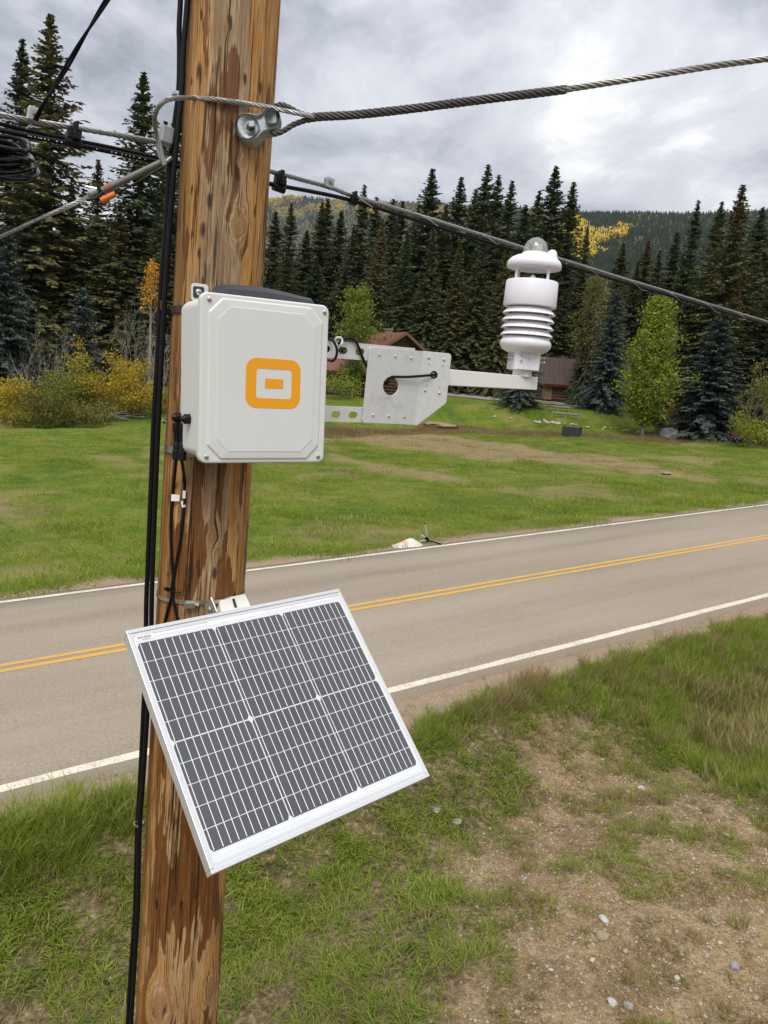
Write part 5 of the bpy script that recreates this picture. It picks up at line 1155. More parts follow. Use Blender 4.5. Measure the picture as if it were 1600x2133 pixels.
def build_box():
    r = empty('equipment_box', M=MBOX, label='white plastic equipment box with an orange square logo, strapped to the wooden pole', cat='equipment box')
    Wl, Hl, R = .360, .4277, .020
    def ring(w, h, rr, y, n=6): return [Vector((x, y, z)) for x, z in rrect(0, 0, w, h, rr, n)]
    # back body with an upper shoulder
    prof = [(.036, -.017, .002), (.178, -.022, -.004), (.190, -.034, -.016), (.192, -.036, -.018)]
    mb = MB(); mb.loops([ring(Wl - .016, Hl - .022, .022, y) for y in (.0275, .165)] + [ring(Wl - .018, Hl - .028, .022, .188), ring(Wl - .030, Hl - .05, .024, .196)]); part('body', mb, M_BOX, r, .0)
    # lid: flange, then a raised octagonal plateau
    def octa(w, h, c, y): return [Vector((x, y, z)) for x, z in ((w - c, h), (-w + c, h), (-w, h - c), (-w, -h + c), (-w + c, -h), (w - c, -h), (w, -h + c), (w, h - c))]
    mb = MB(); mb.loops([ring(Wl - .006, Hl - .006, R, .030), ring(Wl, Hl, R, .027), ring(Wl, Hl, R, .0125), ring(Wl - .004, Hl - .004, R - .002, .0085), ring(Wl - .010, Hl - .010, R - .004, .0075)])
    lid = part('lid', mb, M_BOX, r, 0)
    pl = MB(); pl.loops([octa(.160, .2035, .036, .0078), octa(.158, .2015, .036, .004), octa(.1385, .1845, .0335, .0024), octa(.1360, .1820, .033, .0016)], cap0=False); part('raised_panel', pl, M_BOX, lid, .0022, 2)
    for (x, z) in ((-.1585, .1965), (.165, .1955), (-.1605, -.1968), (.1605, -.1965)): pan_screw(lid, (x, .0072, z), .0062)
    # printed mark: rounded square ring with a small bar in its middle
    plate('printed_ring', rrect(.018, -.0030, .1562, .1290, .030, 8), [rrect(.0196, -.0034, .1014, .0768, .0085, 5)[::-1]], .0004, M_ORANGE, lid).location = (0, .0012, 0)
    plate('printed_bar', rrect(.0198, -.0029, .0522, .0246, .0022, 3), [], .0004, M_ORANGE, lid).location = (0, .0012, 0)
    # antenna puck on the top
    xa, za = inv(444, 604, .10); xb, zb = inv(640, 630, .10)
    mb = MB(); k = 22; rings = []
    for y, s_, h in ((.035, .0, .0), (.040, .55, .0), (.055, .9, .0), (.085, 1, 0), (.13, .96, 0), (.150, .7, 0), (.160, 0, 0)):
        row = []
        for i in range(k + 1):
            t = i / k; x = xa + (xb - xa) * t; hz = .0400 * s_ * min(1, (t / .05)) ** .6 * min(1, ((1 - t) / .05)) ** .6 * (.80 + .24 * math.sin(pi * min(1, t * 1.15)) - .18 * t); row.append(Vector((x, y, Hl / 2 - .002 + hz)))
        rings.append(row)
    vs = [p for q in rings for p in q]; n = k + 1; mb.add(vs, [(a * n + i, a * n + i + 1, (a + 1) * n + i + 1, (a + 1) * n + i) for a in range(len(rings) - 1) for i in range(k)], False); part('antenna_cover', mb, M_DKG, r)
    # steel mounting tabs behind the body
    for (px, py, dz) in ((413, 609, 1), (402, 934, -1)):
        x, z = inv(px, py, .172); t = plate('mounting_tab', rrect(x + .004, z, .046, .046, .008, 4), [], .004, M_BAND if dz < 0 else M_BOX, r); t.location = (0, .172, 0); pan_screw(t, (x, -.002, z), .009, name='bolt', h=.006)
        if dz > 0: plate('washer_pad', rrect(x, z, .030, .030, .004, 3), [circ(x, z, .0085)], .002, M_DKG, t).location = (0, -.0025, 0)
    # cable glands on the left side with the red and black leads
    for (px, py) in ((378, 870), (398, 873)):
        y, z = inv_side(px, py, -.168); g = MB().cyl((-.160, y, z), (-.173, y, z), .0150, 6, smooth=False).cyl((-.173, y, z), (-.186, y, z), .0135, 12, smooth=False).cyl((-.186, y, z), (-.194, y, z), .0120, 12, .006); part('cable_gland', g, M_BLKP, r)
    for (px, py) in ((391, 894), (403, 898)):
        y, z = inv_side(px, py, -.168); o = part('port_sticker', MB().box((-.1655, y, z), (.0006, .010, .013)), M_LABEL, r); part('sticker_mark', MB().box((-.1661, y, z), (.0004, .0035, .0035)), M_INK_SHADE, o)
    return r
BOX = build_box()
def strap(px, py, hgt, m, name, label, cat, tilt=(0, 0)):
    mb, z = pole_band(name, px, py, hgt, .0018, m, None, tilt=tilt); r = empty(name, (*p_axis(z), z), label=label, cat=cat); me = mb.mesh('band'); me.transform(Matrix.Translation(-Vector(r.location))); link('band', me, m, r); return r
s1 = strap(362, 645, .020, M_DBAND, 'pole_strap', 'dark strap round the pole at the upper end of the white box', 'strap')
p = on_pole(340, 637, .004) - Vector(s1.location); part('buckle', MB().box(p, (.012, .022, .026)), M_DBAND, s1, .002)
s2 = strap(366, 938, .020, M_BAND, 'pole_strap', 'steel strap round the pole behind the lower corner of the white box', 'strap')
def lag_bolt():
    a = at_depth(341, 877, axis_depth(877) - .03); b = on_pole(356, 880, -.01); d = (b - a).normalized(); r = empty('eye_bolt', a, label='small bolt with a domed head sticking out left of the pole under the glands', cat='bolt')
    part('head', MB().lathe([(1e-5, -.004), (.005, -.003), (.0075, 0), (.0075, .004), (1e-5, .004)], 16, frame((0, 0, 0), d.orthogonal(), d)), M_SS, r); part('shank', MB().cyl(d * .004, b - a, .0035, 10), M_SS, r)
lag_bolt()

# ------------------------------------------------------------------ cables helper
def cable(name, pts, r, m, label, cat='cable', step=.02, n=10, group=None):
    q = resample(pts, step); o = link(name, MB().tube(q, r, n).mesh(name), m, fix=False); return tag(o, label, cat, group)
def dpts(pix): return [at_depth(*q) for q in pix]
# power leads: glands -> connectors -> panel
def lead(pix, gl, label, wpx, conx, tagq):
    a = at_depth(gl[0], gl[1], gl[2]); P = [at_depth(conx[0][0], conx[0][1], conx[0][2])]
    r = empty('panel_lead', a, label=label, cat='cable', group='leads from the box to the solar panel'); L = Vector(r.location); sub = lambda pts: [Vector(q) - L for q in pts]
    c0, c1 = at_depth(*conx[0]), at_depth(*conx[1])
    up = [MBOX @ Vector((-.190, *inv_side(*gl[3:5], -.168))), at_depth(gl[0], gl[1], gl[2]), c0]
    part('upper_wire', MB().tube(resample(sub(up), .004), .0032, 8), M_RED if gl[5] else M_BLK, r, fix=False)
    ax_ = (c1 - c0); M = frame(c0 - L, ax_.orthogonal(), ax_); ln = ax_.length
    part('connector', MB().lathe([(1e-5, -.004), (.0100, -.004), (.0112, 0), (.0112, ln * .2), (.0098, ln * .22), (.0098, ln * .45), (.0088, ln * .46), (.0088, ln * .5), (.0100, ln * .52), (.0098, ln * .72), (.0116, ln * .74), (.0116, ln * .97), (.0075, ln), (1e-5, ln)], 14, M), M_BLKP, r, fix=False)
    part('gland_nut', MB().lathe([(.0122, 0), (.0122, .012)], 8, M), M_BLKP, r)
    lo = [c1] + [on_pole(x, y, .007) for x, y in pix]
    part('lead_wire', MB().tube(resample(sub(lo), .008), wpx, 8), M_BLK, r, fix=False)
    for (x, y, w, h, an) in tagq:
        p = on_pole(x, y, .009) - L; M2 = Matrix.Translation(p) @ Matrix(((RGT[0], -FWD[0], UPV[0], 0), (RGT[1], -FWD[1], UPV[1], 0), (RGT[2], -FWD[2], UPV[2], 0), (0, 0, 0, 1))) @ Matrix.Rotation(an, 4, 'Y')
        part('label_tag', MB().box((0, .002, 0), (w, .0012, h), M2), M_LABEL, r)
    return r
lead([(362, 1010), (357, 1060), (356, 1120), (359, 1180), (361, 1228), (351, 1265), (341, 1305)], (372, 866, 2.115, 378, 870, 0), 'left black lead with a white flag label, box to solar panel', .0044, [(369, 884, 2.11), (367, 958, 2.12)], [(366, 1037, .024, .019, .05)])
lead([(384, 1000), (384, 1050), (377, 1120), (366, 1180), (358, 1228), (364, 1262), (372, 1298)], (379, 868, 2.10, 398, 873, 1), 'right black lead with wrapped white label, box to solar panel', .0044, [(382, 884, 2.095), (379, 960, 2.105)], [(384, 1030, .008, .022, .05), (382, 1050, .010, .018, -.2)])
def zip_tie():
    p = on_pole(356, 1229, .012); r = empty('cable_tie', p, label='black cable tie where the two panel leads cross on the pole', cat='cable tie')
    part('tie_loop', MB().lathe([(.011, -.003), (.013, -.003), (.013, .003), (.011, .003), (.011, -.003)], 20, Matrix.Scale(1.0, 4)), M_BLKP, r); part('tie_head', MB().box((-.012, -.006, .004), (.010, .009, .010)), M_BLKP, r, .001)
    part('tie_tail', MB().tube([(.008, -.008, 0), (.018, -.006, -.004), (.030, -.002, -.002)], .002, 6), M_BLKP, r)
zip_tie()
def ax_pts(pix, off=-.05): return [at_depth(x, y, axis_depth(y) + off) for x, y in pix]
VA = [(377, -60), (376, 0), (373, 60), (374, 110), (372, 190), (362, 270), (352, 360), (345, 480), (338, 560), (333, 640), (327, 760), (320, 880), (315, 1000), (309, 1150), (305, 1250), (304, 1320), (302, 1400), (297, 1520), (291, 1640), (286, 1720), (284, 1800), (281, 1900), (274, 2000), (268, 2100), (264, 2180), (262, 2260)]
VB = [(394, -60), (391, 0), (386, 60), (382, 110), (379, 190), (371, 270), (361, 370), (353, 480), (347, 560), (342, 640), (336, 760), (330, 880), (325, 1000), (319, 1150), (316, 1250), (315, 1320), (312, 1400), (305, 1520), (297, 1640), (291, 1720), (289, 1800), (287, 1900), (281, 2000), (275, 2100), (271, 2180), (268, 2260)]
cable('riser_cable', ax_pts(VA, -.03), .0072, M_BLK, 'outer black cable running down the left side of the pole', group='black cables down the pole', step=.03)
cable('riser_cable', ax_pts(VB, -.06), .0072, M_BLK, 'inner black cable running down the left side, closest to the pole', group='black cables down the pole', step=.03)
cable('riser_cable', ax_pts([(x - 2, y) for x, y in VB if y < 420] + [(352, 520), (344, 620), (338, 700), (332, 800)], .0), .006, M_BLK, 'third black cable squeezed between the two others at the top', group='black cables down the pole', step=.03)
def clip(px, py, label):
    p = at_depth(px, py, axis_depth(py) - .05); r = empty('cable_clip', p, label=label, cat='cable clip'); part('clip_band', MB().lathe([(.0135, -.004), (.0155, -.004), (.0155, .004), (.0135, .004), (.0135, -.004)], 24), M_SS, r); q = on_pole(px + 12, py, 0) - p; part('clip_pin', MB().cyl((.013, 0, 0), q, .002, 8), M_SS, r)
clip(289, 1716, 'small metal clip holding the black cables below the panel')
clip(370, 196, 'dark ring clip round the black cables beside the strand loop')

# ------------------------------------------------------------------ bracket with rails, bent plate and arm
def build_bracket():
    Y = .214; M = MBOX @ Matrix.Translation((0, Y, 0)); r = empty('sensor_bracket', M=M, label='white metal bracket of slotted rails, bent plate and square arm', cat='bracket')
    I = lambda px, py, off=0.0: inv(px, py, off, M)
    for (t0, t1, b0, b1, sl) in (((694, 708), (770, 719), (694, 745), (770, 752), [(714, 730), (749.4, 732.7)]), ((682, 846), (754.5, 848.5), (680, 878), (754, 880), [(699.5, 863.3), (735, 864.3)])):
        A = [I(*q) for q in (t0, t1, b1, b0)]; zt = (A[0][1] + A[1][1]) / 2; zb = (A[2][1] + A[3][1]) / 2; xl = -.06; xr = I(860, 800)[0]
        o = plate('rail', [(xl, zb), (xr, zb), (xr, zt), (xl, zt)], [slot(*I(*q), .033, .0105)[::-1] for q in sl] + [slot(I(*sl[0])[0] - .06 * k, (zt + zb) / 2, .033, .0105)[::-1] for k in (1, 2)], .004, M_ALP, r)
        part('rail_flange', MB().box(((xl + xr) / 2, .022, zt - .002), (xr - xl, .040, .004)), M_ALP, o)
    # main plate in front of the rails
    th = .004; off = -.006; q = lambda x, y: I(x, y, off)
    poly = [q(770, 722.6), q(881, 732), q(862.5, 884.6), q(754, 880)]
    cx, cz = q(813.6, 804); hr = .0300
    def rnd(P, i, rr):           # rounded corner i
        a, b, c = (Vector(P[i - 1]), Vector(P[i]), Vector(P[(i + 1) % len(P)])); u = (a - b).normalized(); w = (c - b).normalized(); return [tuple(b + u * rr * (1 - t) ** 2 + w * rr * t ** 2) for t in (0, .25, .5, .75, 1)]
    pm = plate('main_plate', rnd(poly, 0, .010) + [poly[1], poly[2]] + rnd(poly, 3, .010), [circ(cx, cz, hr, 40)[::-1]], th, M_ALP, r, .0008); pm.location = (0, off, 0)
    def bolts(parent, fn, pts, rad, nm='bolt'):
        for (x, y) in pts: pan_screw(parent, fn(x, y), rad, name=nm, h=.004)
    bolts(pm, lambda x, y: (lambda c: (c[0], -th / 2, c[1]))(q(x, y)), [(789.3, 739), (823, 742), (856, 745.5), (776.4, 865), (809.5, 867), (842, 868.4)], .0042)
    # bent wing, hinged on the fold
    p0 = Vector((poly[1][0], off, poly[1][1])); p1 = Vector((poly[2][0], off, poly[2][1])); zax = (p0 - p1).normalized(); base = Vector((1, 0, 0)); base = (base - zax * base.dot(zax)).normalized(); an = radians(-17); xw = Matrix.Rotation(an, 3, zax) @ base
    MW = frame(p0, xw, zax); MWW = M @ MW; w = lambda x, y: inv(x, y, 0.0, MWW)
    wp = [(0, 0), w(940, 737), w(929, 839), w(868, 886), (0, -(p0 - p1).length)]
    wg = plate('wing_plate', [wp[0]] + rnd(wp, 1, .012) + rnd(wp, 2, .006) + wp[3:], [circ(*w(903.7, 780.6), .0115, 24)[::-1]], th, M_ALP, r, .0008); wg.matrix_local = MW
    part('fold_edge', MB().cyl((.0005, .0, .0), (.0005, .0, -(p0 - p1).length), .0021, 12), M_ALP, wg)
    bolts(wg, lambda x, y: (lambda c: (c[0], -th / 2, c[1]))(w(x, y)), [(893, 745.5), (924.3, 749.3), (885.5, 813.4), (915, 818.8)], .0046)
    bolts(wg, lambda x, y: (lambda c: (c[0], -th / 2, c[1]))(w(x, y)), [(893, 757), (921, 760.4), (888.5, 801.6), (915.5, 805)], .0018, 'rivet')
    part('grommet', MB().lathe([(.0075, -.004), (.0125, -.004), (.0130, 0), (.0125, .003), (.0075, .003), (.0075, -.004)], 24, Matrix.Translation((w(903.7, 780.6)[0], 0, w(903.7, 780.6)[1])) @ Matrix.Rotation(pi / 2, 4, 'X')), M_BLKP, wg)
    # square arm
    ya = .012; xr = inv(1120, 798, ya, M)[0]; z0 = inv(1120, 812.5, ya, M)[1]; z1 = inv(1120, 785.5, ya, M)[1]; zb0 = inv(935, 803, ya, M)[1]; zb1 = inv(935, 769, ya, M)[1]; xl = p0[0] + .01; s = .050
    mb = MB(); xa = inv(935, 786, ya, M)[0]
    def zz(x, a, b): return a + (b - a) * (x - xa) / (xr - xa)
    mb.loops([[Vector((x, y, zz(x, zb0, z0) if k == 0 else zz(x, zb1, z1))) for (y, k) in ((ya, 0), (ya + s, 0), (ya + s, 1), (ya, 1))] for x in (xl, xr)])
    part('arm_tube', mb, M_CREAM, r, .002)
    return r, M, ya, s
BRK, MBR, YA, SA = build_bracket()
def sensor_cables():
    B = lambda px, py, off: MBR @ Vector((inv(px, py, off, MBR)[0], off, inv(px, py, off, MBR)[1]))
    cable('sensor_cable', [B(806, 800, .03), B(812, 787, .004), B(820, 784.8, -.014), B(850, 785, -.02), B(885, 782.5, -.024), B(899, 781, -.026), B(905, 780.5, -.01), B(909, 780, .02)], .0042, M_BLK, 'short black cable crossing the plate from the round hole to the grommet', step=.006)
    cable('sensor_cable', [B(705, 716, -.02), B(716, 707, -.012), B(728, 704.5, -.01), B(738, 708, -.01), B(745, 718, -.01), B(752, 735, -.009), B(759, 753, -.006), B(766, 766, .008), B(780, 780, .02), B(806, 800, .03)], .0040, M_BLK, 'black cable arching over the upper rail and behind the plate', step=.006)
    cable('sensor_cable', [B(686, 708, .0), B(692, 709, -.03), B(699, 718, -.04), B(702, 732, -.045), B(699, 746, -.04), B(692, 752, -.03), B(684, 750, .0)], .0040, M_BLK, 'small black cable loop at the right edge of the white box', step=.006)
    p = B(706, 711, -.01); r = empty('cable_tie', p, label='white cable tie on the upper rail beside the box', cat='cable tie')
    q = [Vector((.011 * cos(a), -.006 + .004 * sin(a * 2), .012 * sin(a))) for a in np.linspace(0, 2 * pi, 18)]; part('tie_loop', MB().tube(q, .0026, 6), M_WHT, r, fix=False); part('tie_head', MB().box((.004, -.008, .011), (.008, .008, .006)), M_WHT, r, .001)
sensor_cables()

# ------------------------------------------------------------------ weather sensor
M_DOME = mat('clear_dome', None, **{'Base Color': (.80, .80, .78), 'Alpha': .26, 'Roughness': .03, 'Specular IOR Level': 1.0, 'Coat Weight': 1.0, 'Coat Roughness': .02})
M_SENS = mat('sensor_gold_strip', None, **{'Base Color': (.45, .36, .17), 'Metallic': .7, 'Roughness': .35})
def build_sensor():
    x, z = inv(1087, 784, YA + SA / 2, MBR); z = inv(1087, 784, YA + .002, MBR)[1]
    base = MBR @ Vector((x, YA + SA / 2, z)); d = (np.array(base) - CAM) @ FWD; k = d / FPX
    r = empty('weather_sensor', base, label='white all-in-one weather sensor with louvred shield and clear dome on the arm end', cat='weather sensor'); r.rotation_euler[2] = radians(10); r.scale = (1, 1, .955)
    def lt(name, prof, m=M_WHT, n=56, parent=r): return part(name, MB().lathe([(max(a, .01) * k, b * k) for a, b in prof], n), m, parent, fix=False)
    lt('stem', [(0, 0), (20, 0), (20, 15), (0, 15)], M_CREAM, 40)
    c = MB()
    s = 27 * k
    c.loops([[Vector((q[0], q[1], zz * k)) for q in rrect(0, 0, 2 * s, 2 * s, 4 * k, 3)] for zz in (14, 53)]); col = part('collar', c, M_WHT, r, .001)
    part('collar_rib', MB().box((-11 * k, -27.6 * k, 33 * k), (20 * k, 2 * k, 37 * k)).box((14 * k, -27.4 * k, 33 * k), (22 * k, 1.4 * k, 37 * k)), M_WHT, col, .0006)
    for (sx, y) in ((-13, 37), (-13, 47 - 20)): 
        for ddx in (0,):
            for xx in (-15, -11): 
                if xx == -15: o = pan_screw(r, (xx * k, -28.6 * k, (y + 6) * k), .0042, name='screw', h=.007)
    for zz in (33, 43):
        part('screw', MB().cyl((27 * k, -10 * k, zz * k), (40 * k, -10 * k, zz * k), 1.3 * k, 10).cyl((40 * k, -10 * k, zz * k), (42.5 * k, -10 * k, zz * k), 3.2 * k, 12), M_SS, r)
        part('screw', MB().cyl((-27 * k, -8 * k, zz * k), (-31 * k, -8 * k, zz * k), 1.6 * k, 10).cyl((-31 * k, -8 * k, zz * k), (-35 * k, -8 * k, zz * k), 3.6 * k, 12), M_SS, r)
    lt('bowl', [(0, 49), (24, 49), (36, 50.5), (46, 56), (52, 64), (53, 70), (52, 74), (47, 83), (40, 85), (0, 85)])
    for a in (-2.2, -1.0, .3): part('drain_boss', MB().lathe([(1e-5, -6 * k), (4 * k, -5 * k), (6 * k, 0), (6 * k, 4 * k)], 14, Matrix.Translation((34 * k * cos(a), 34 * k * sin(a), 53 * k))), M_WHT, r, fix=False)
    lt('core', [(0, 80), (36, 80), (36, 150), (0, 150)], n=40)
    for i in range(4):
        zb = 86 + i * 15.3; lt('louvre', [(40, zb + 2.2), (53.8, zb), (54.0, zb + .7), (44.2, zb + 12.2), (36, zb + 12.8)])
    lt('drum', [(0, 147), (51, 147), (53.5, 148), (54, 149.5), (53, 199), (51.5, 201), (0, 202)])
    for a in (-1.15, .45, 2.0, 3.5): part('post', MB().cyl((43 * k * cos(a), 43 * k * sin(a), 200 * k), (43 * k * cos(a), 43 * k * sin(a), 229 * k), 2.9 * k, 16), M_WHT, r, fix=False)
    for a in (-1.9, -.35, 1.2, 2.8): part('transducer', MB().lathe([(7.5 * k, 0), (6.5 * k, 3 * k), (3.2 * k, 8 * k), (1.6 * k, 9.4 * k), (1e-5, 9.8 * k)], 18, Matrix.Translation((29 * k * cos(a), 29 * k * sin(a), 201 * k))), M_WHT, r, fix=False)
    lt('cap', [(0, 227), (50, 227), (54, 227.6), (55.5, 231), (55, 237), (52, 243), (46, 248.5), (38, 252.5), (30, 255), (26.5, 257.5), (26, 260), (0, 260)], n=64)
    part('rain_bump', MB().lathe([(17 * k, -8 * k), (13 * k, 1 * k), (10.6 * k, 8 * k), (10 * k, 13 * k), (8.2 * k, 18 * k), (4.6 * k, 21 * k), (1e-5, 22 * k)], 28, Matrix.Translation((32 * k, -10 * k, 247 * k))), M_WHT, r, fix=False)
    dm = lt('dome', [(25.5, 259), (25, 266), (23.4, 274), (19.5, 282), (12.5, 288.5), (5.5, 291.3), (0, 291.8)], M_DOME, 48)
    lt('sensor_stage', [(0, 259.5), (19, 259.5), (19, 262), (0, 262)], M_SS, 32)
    for a, h, m in ((.2, 14, M_SENS), (1.6, 10, M_SS), (2.9, 13, M_DKG), (4.3, 11, M_SENS), (5.3, 15, M_SS)): part('sensor_element', MB().box((11 * k * cos(a), 11 * k * sin(a), (262 + h / 2) * k), (6 * k, 5 * k, h * k)), m, r, .0006)
    part('sensor_element', MB().box((0, 0, 270 * k), (9 * k, 9 * k, 15 * k)), M_LABEL, r, .001)
    return r
build_sensor()

# ------------------------------------------------------------------ solar panel
PW = .69; PHH = PW / 1.118
pe1 = Vector((.7292088, .6829357, .0430517)).normalized(); pn = Vector((.46220957, -.53796662, .70494981)); pn = (pn - pe1 * pn.dot(pe1)).normalized()
PC = Vector((-.21007184, 1.88220516, -.83169133)) * (PW / .67) + C3
pyv = pn.cross(pe1)
MPAN = Matrix(((pe1[0], pyv[0], pn[0], PC[0]), (pe1[1], pyv[1], pn[1], PC[1]), (pe1[2], pyv[2], pn[2], PC[2]), (0, 0, 0, 1)))
M_FRAME = mat('anodised_frame', m_metal((.60, .61, .61), (.68, .69, .69), .42, .45, 120))
M_BACK = mat('white_backsheet', lambda nt, b: {'Base Color': mix(nt, noise(nt, objco(nt), 20, 3), (.60, .62, .63), (.66, .68, .69)), 'Roughness': .35, 'Coat Weight': .6, 'Coat Roughness': .08})
def m_cell(nt, b):
    p = objco(nt); n = noise(nt, vmul(nt, p, (3, 60, 1)), 6, 3, .6); sep = N(nt, 'ShaderNodeSeparateXYZ', {0: p})
    fing = mth(nt, 'ADD', mth(nt, 'MULTIPLY', mth(nt, 'SINE', mth(nt, 'MULTIPLY', sep.outputs[1], 2 * pi / .0016)), .5), .5)
    c = mix(nt, n, (.036, .038, .044), (.050, .052, .058)); c = mix(nt, mth(nt, 'MULTIPLY', fing, .25), c, (.10, .10, .105))
    return {'Base Color': c, 'Roughness': .35, 'Coat Weight': .9, 'Coat Roughness': .05, 'Coat IOR': 1.45}
M_CELL = mat('silicon_cell', m_cell)
M_BUS = mat('silver_busbar', None, **{'Base Color': (.80, .81, .79), 'Metallic': .1, 'Roughness': .4})
def build_panel():
    r = empty('solar_panel', M=MPAN, label='framed solar panel tilted towards the sky on the lower part of the pole', cat='solar panel')
    X = lambda u: (u - .5) * PW; Yv = lambda v: (.5 - v) * PHH
    lip, T = .0105, .030
    for (a, b, c, d, nm) in ((0, 1, 0, lip / PHH, 'frame_top'), (0, 1, 1 - lip / PHH, 1, 'frame_bottom')):
        part('frame_bar', MB().box(((X(a) + X(b)) / 2, (Yv(c) + Yv(d)) / 2, -T / 2 + .0035), (PW, lip, T)), M_FRAME, r, .0012)
    for sx in (-1, 1): part('frame_bar', MB().box((sx * (PW / 2 - lip / 2), 0, -T / 2 + .0035), (lip, PHH - 2 * lip - .0006, T)), M_FRAME, r, .0012)
    part('backsheet', MB().box((0, 0, -.002), (PW - 2 * lip, PHH - 2 * lip, .004)), M_BACK, r)
    for q in (.0275, .9725): part('inner_step', MB().box((0, Yv(q), .0004), (PW - 2 * lip, .0075, .0008)), M_FRAME, r)
    cu = [(.0245, .3375), (.3430, .6550), (.6605, .9695)]; g = .0034
    rows = [(.0665, .1490), (.1525, .2345), (.2380, .3225), (.3260, .4115), (.4150, .4975), (.5035, .5840), (.5875, .6700), (.6735, .7570), (.7605, .8440), (.8475, .9300)]
    cache = {}
    for ci, (u0, u1) in enumerate(cu):
        for ri, (v0, v1) in enumerate(rows):
            w, h = (u1 - u0) * PW, (v1 - v0) * PHH; c = .0085; tl = ri in (0, 5); bl = ri in (4, 9); key = (ci, ri)
            P = []
            P += [(-w / 2, h / 2 - c), (-w / 2 + c * .7, h / 2)] if tl else [(-w / 2, h / 2)]
            P += [(w / 2 - c * .7, h / 2), (w / 2, h / 2 - c)] if tl else [(w / 2, h / 2)]
            P += [(w / 2, -h / 2 + c), (w / 2 - c * .7, -h / 2)] if bl else [(w / 2, -h / 2)]
            P += [(-w / 2 + c * .7, -h / 2), (-w / 2, -h / 2 + c)] if bl else [(-w / 2, -h / 2)]
            o = part('cell', MB().prism(P, 0, .0007), M_CELL, r); o.location = (X((u0 + u1) / 2), Yv((v0 + v1) / 2), .0001)
        uw = u1 - u0; L = [.0112, .0458] + [.0458 + .0302 * i for i in range(1, 8)] + [.0458 + .0302 * 7 + .0285]; L = [q for q in L]
        for (v0, v1) in ((.0705, .4965), (.5050, .9260)):
            for q in L:
                uu = u0 + q * uw / .313
                me = cache.get((v0,))
                if me is None:
                    me = MB().box((0, 0, 0), (.0019, (v1 - v0) * PHH, .0004)).mesh('busbar'); me.materials.append(M_BUS); cache[(v0,)] = me
                o = bpy.data.objects.new('busbar', me); COL.objects.link(o); o.parent = r; o.location = (X(uu), Yv((v0 + v1) / 2), .0010)
    # flat ribbons and the printed strips above and below the cells
    for (a, b, v, h) in ((.105, .320, .0425, .0042), (.322, .585, .0412, .0105), (.590, .945, .0425, .0042), (.047, .412, .9455, .0042), (.417, .672, .949, .0100), (.677, .947, .9505, .0042)):
        part('ribbon', MB().box((X((a + b) / 2), Yv(v), .0003), ((b - a) * PW, h, .0006)), M_BUS, r)
    st = part('barcode_sticker', MB().box((X(.062), Yv(.0445), .0004), (.060 * PW + .006, .0135, .0006)), M_LABEL, r); g_b = random.Random(3); x = .034
    mb = MB()
    while x < .0895:
        w = g_b.choice((.0008, .0012, .0022)); mb.box((X(x), Yv(.0425), .0008), (w * PW * .8, .0068, .0002)); x += w + g_b.choice((.0011, .0016))
    mb.box((X(.066), Yv(.0525), .0008), (.024, .0012, .0002)); part('barcode', mb, M_INK_SHADE, st)
    part('frame_screw', MB().cyl((-PW / 2 - .001, PHH / 2 - .015, -.015), (-PW / 2, PHH / 2 - .015, -.015), .003, 10), M_SS, r)
    # cross rails behind and the hinge that carries it on the pole
    for sx in (-1, 1): part('back_rail', MB().box((sx * .10, 0, -.034), (.03, PHH - .02, .016)), M_ALP, r)
    Mi = MPAN.inverted(); W_ = lambda px, py, d: Mi @ at_depth(px, py, d)
    pd = lambda x, y: (np.array(MPAN @ Vector((lambda o, d: o + d * (-.034 - o[2]) / d[2])(Mi @ C3, Mi.to_3x3() @ Vector(ray(x, y))))) - CAM) @ FWD
    q = [W_(457, 1247, pd(457, 1285) + .13), W_(511, 1236, pd(511, 1275) + .13), W_(525, 1266, pd(525, 1270) + .035), W_(461, 1281, pd(461, 1285) + .035)]; dn = (Mi.to_3x3() @ Vector((0, 0, -1))) * .05; lf = Mi.to_3x3() @ Vector(-RGT) * .012
    qq = [q[0] + dn + lf, q[1] + dn - lf * .3, q[2] + dn, q[3] + dn + lf]; mb = MB().loops([q, qq]); hb = part('hinge_bracket', mb, M_CREAM, r, .003)
    a = (q[0] + q[1]) * .5 * .22 + (q[2] + q[3]) * .5 * .78; bq = (q[0] + q[1]) * .5 * .75 + (q[2] + q[3]) * .5 * .25; nrm = (q[1] - q[0]).cross(q[3] - q[0]).normalized(); nrm = nrm if nrm.dot(Mi.to_3x3() @ Vector(-FWD)) > 0 else -nrm
    part('hinge_slot_shade', MB().tube(resample([a + nrm * .0004, (a + bq) / 2 + nrm * .0004, bq + nrm * .0004], .004), .0042, 8), M_INK_SHADE, hb, fix=False)  # solid black bar on the face, painting the dark inside a slot
    c = W_(450, 1270, pd(450, 1285) + .03); part('hinge_bolt', MB().cyl(c, c + lf * 1.2, .006, 12).cyl(c + lf * 1.2, c + lf * 1.6, .0095, 6), M_SS, hb)
    e = W_(440, 1268, 2.17); part('hinge_ear', MB().box(e, (.006, .05, .05)), M_BAND, hb, .002)
    ps = Mi @ Vector((*p_axis(H - .95), H - .95)); part('tilt_strut', MB().cyl(Vector((.0, -PHH * .12, -.035)), ps, .012, 10), M_ALP, r)
    part('strut_foot', MB().box(ps * .86 + Vector((0, -PHH * .12, -.035)) * .14, (.08, .06, .05)), M_ALP, r, .004)
    return r
build_panel()
hc = strap(400, 1257, .0125, M_BAND, 'hose_clamp', 'stainless worm clamp round the pole just above the solar panel', 'hose clamp', (.006, -.004))
p = on_pole(396, 1261, .010) - Vector(hc.location); d = Vector(RGT); part('screw_housing', MB().box((0, 0, 0), (.030, .014, .015), frame(p, d, (0, 0, 1))).cyl(p + d * .012, p + d * .026, .0055, 10), M_SS, hc, .0015)

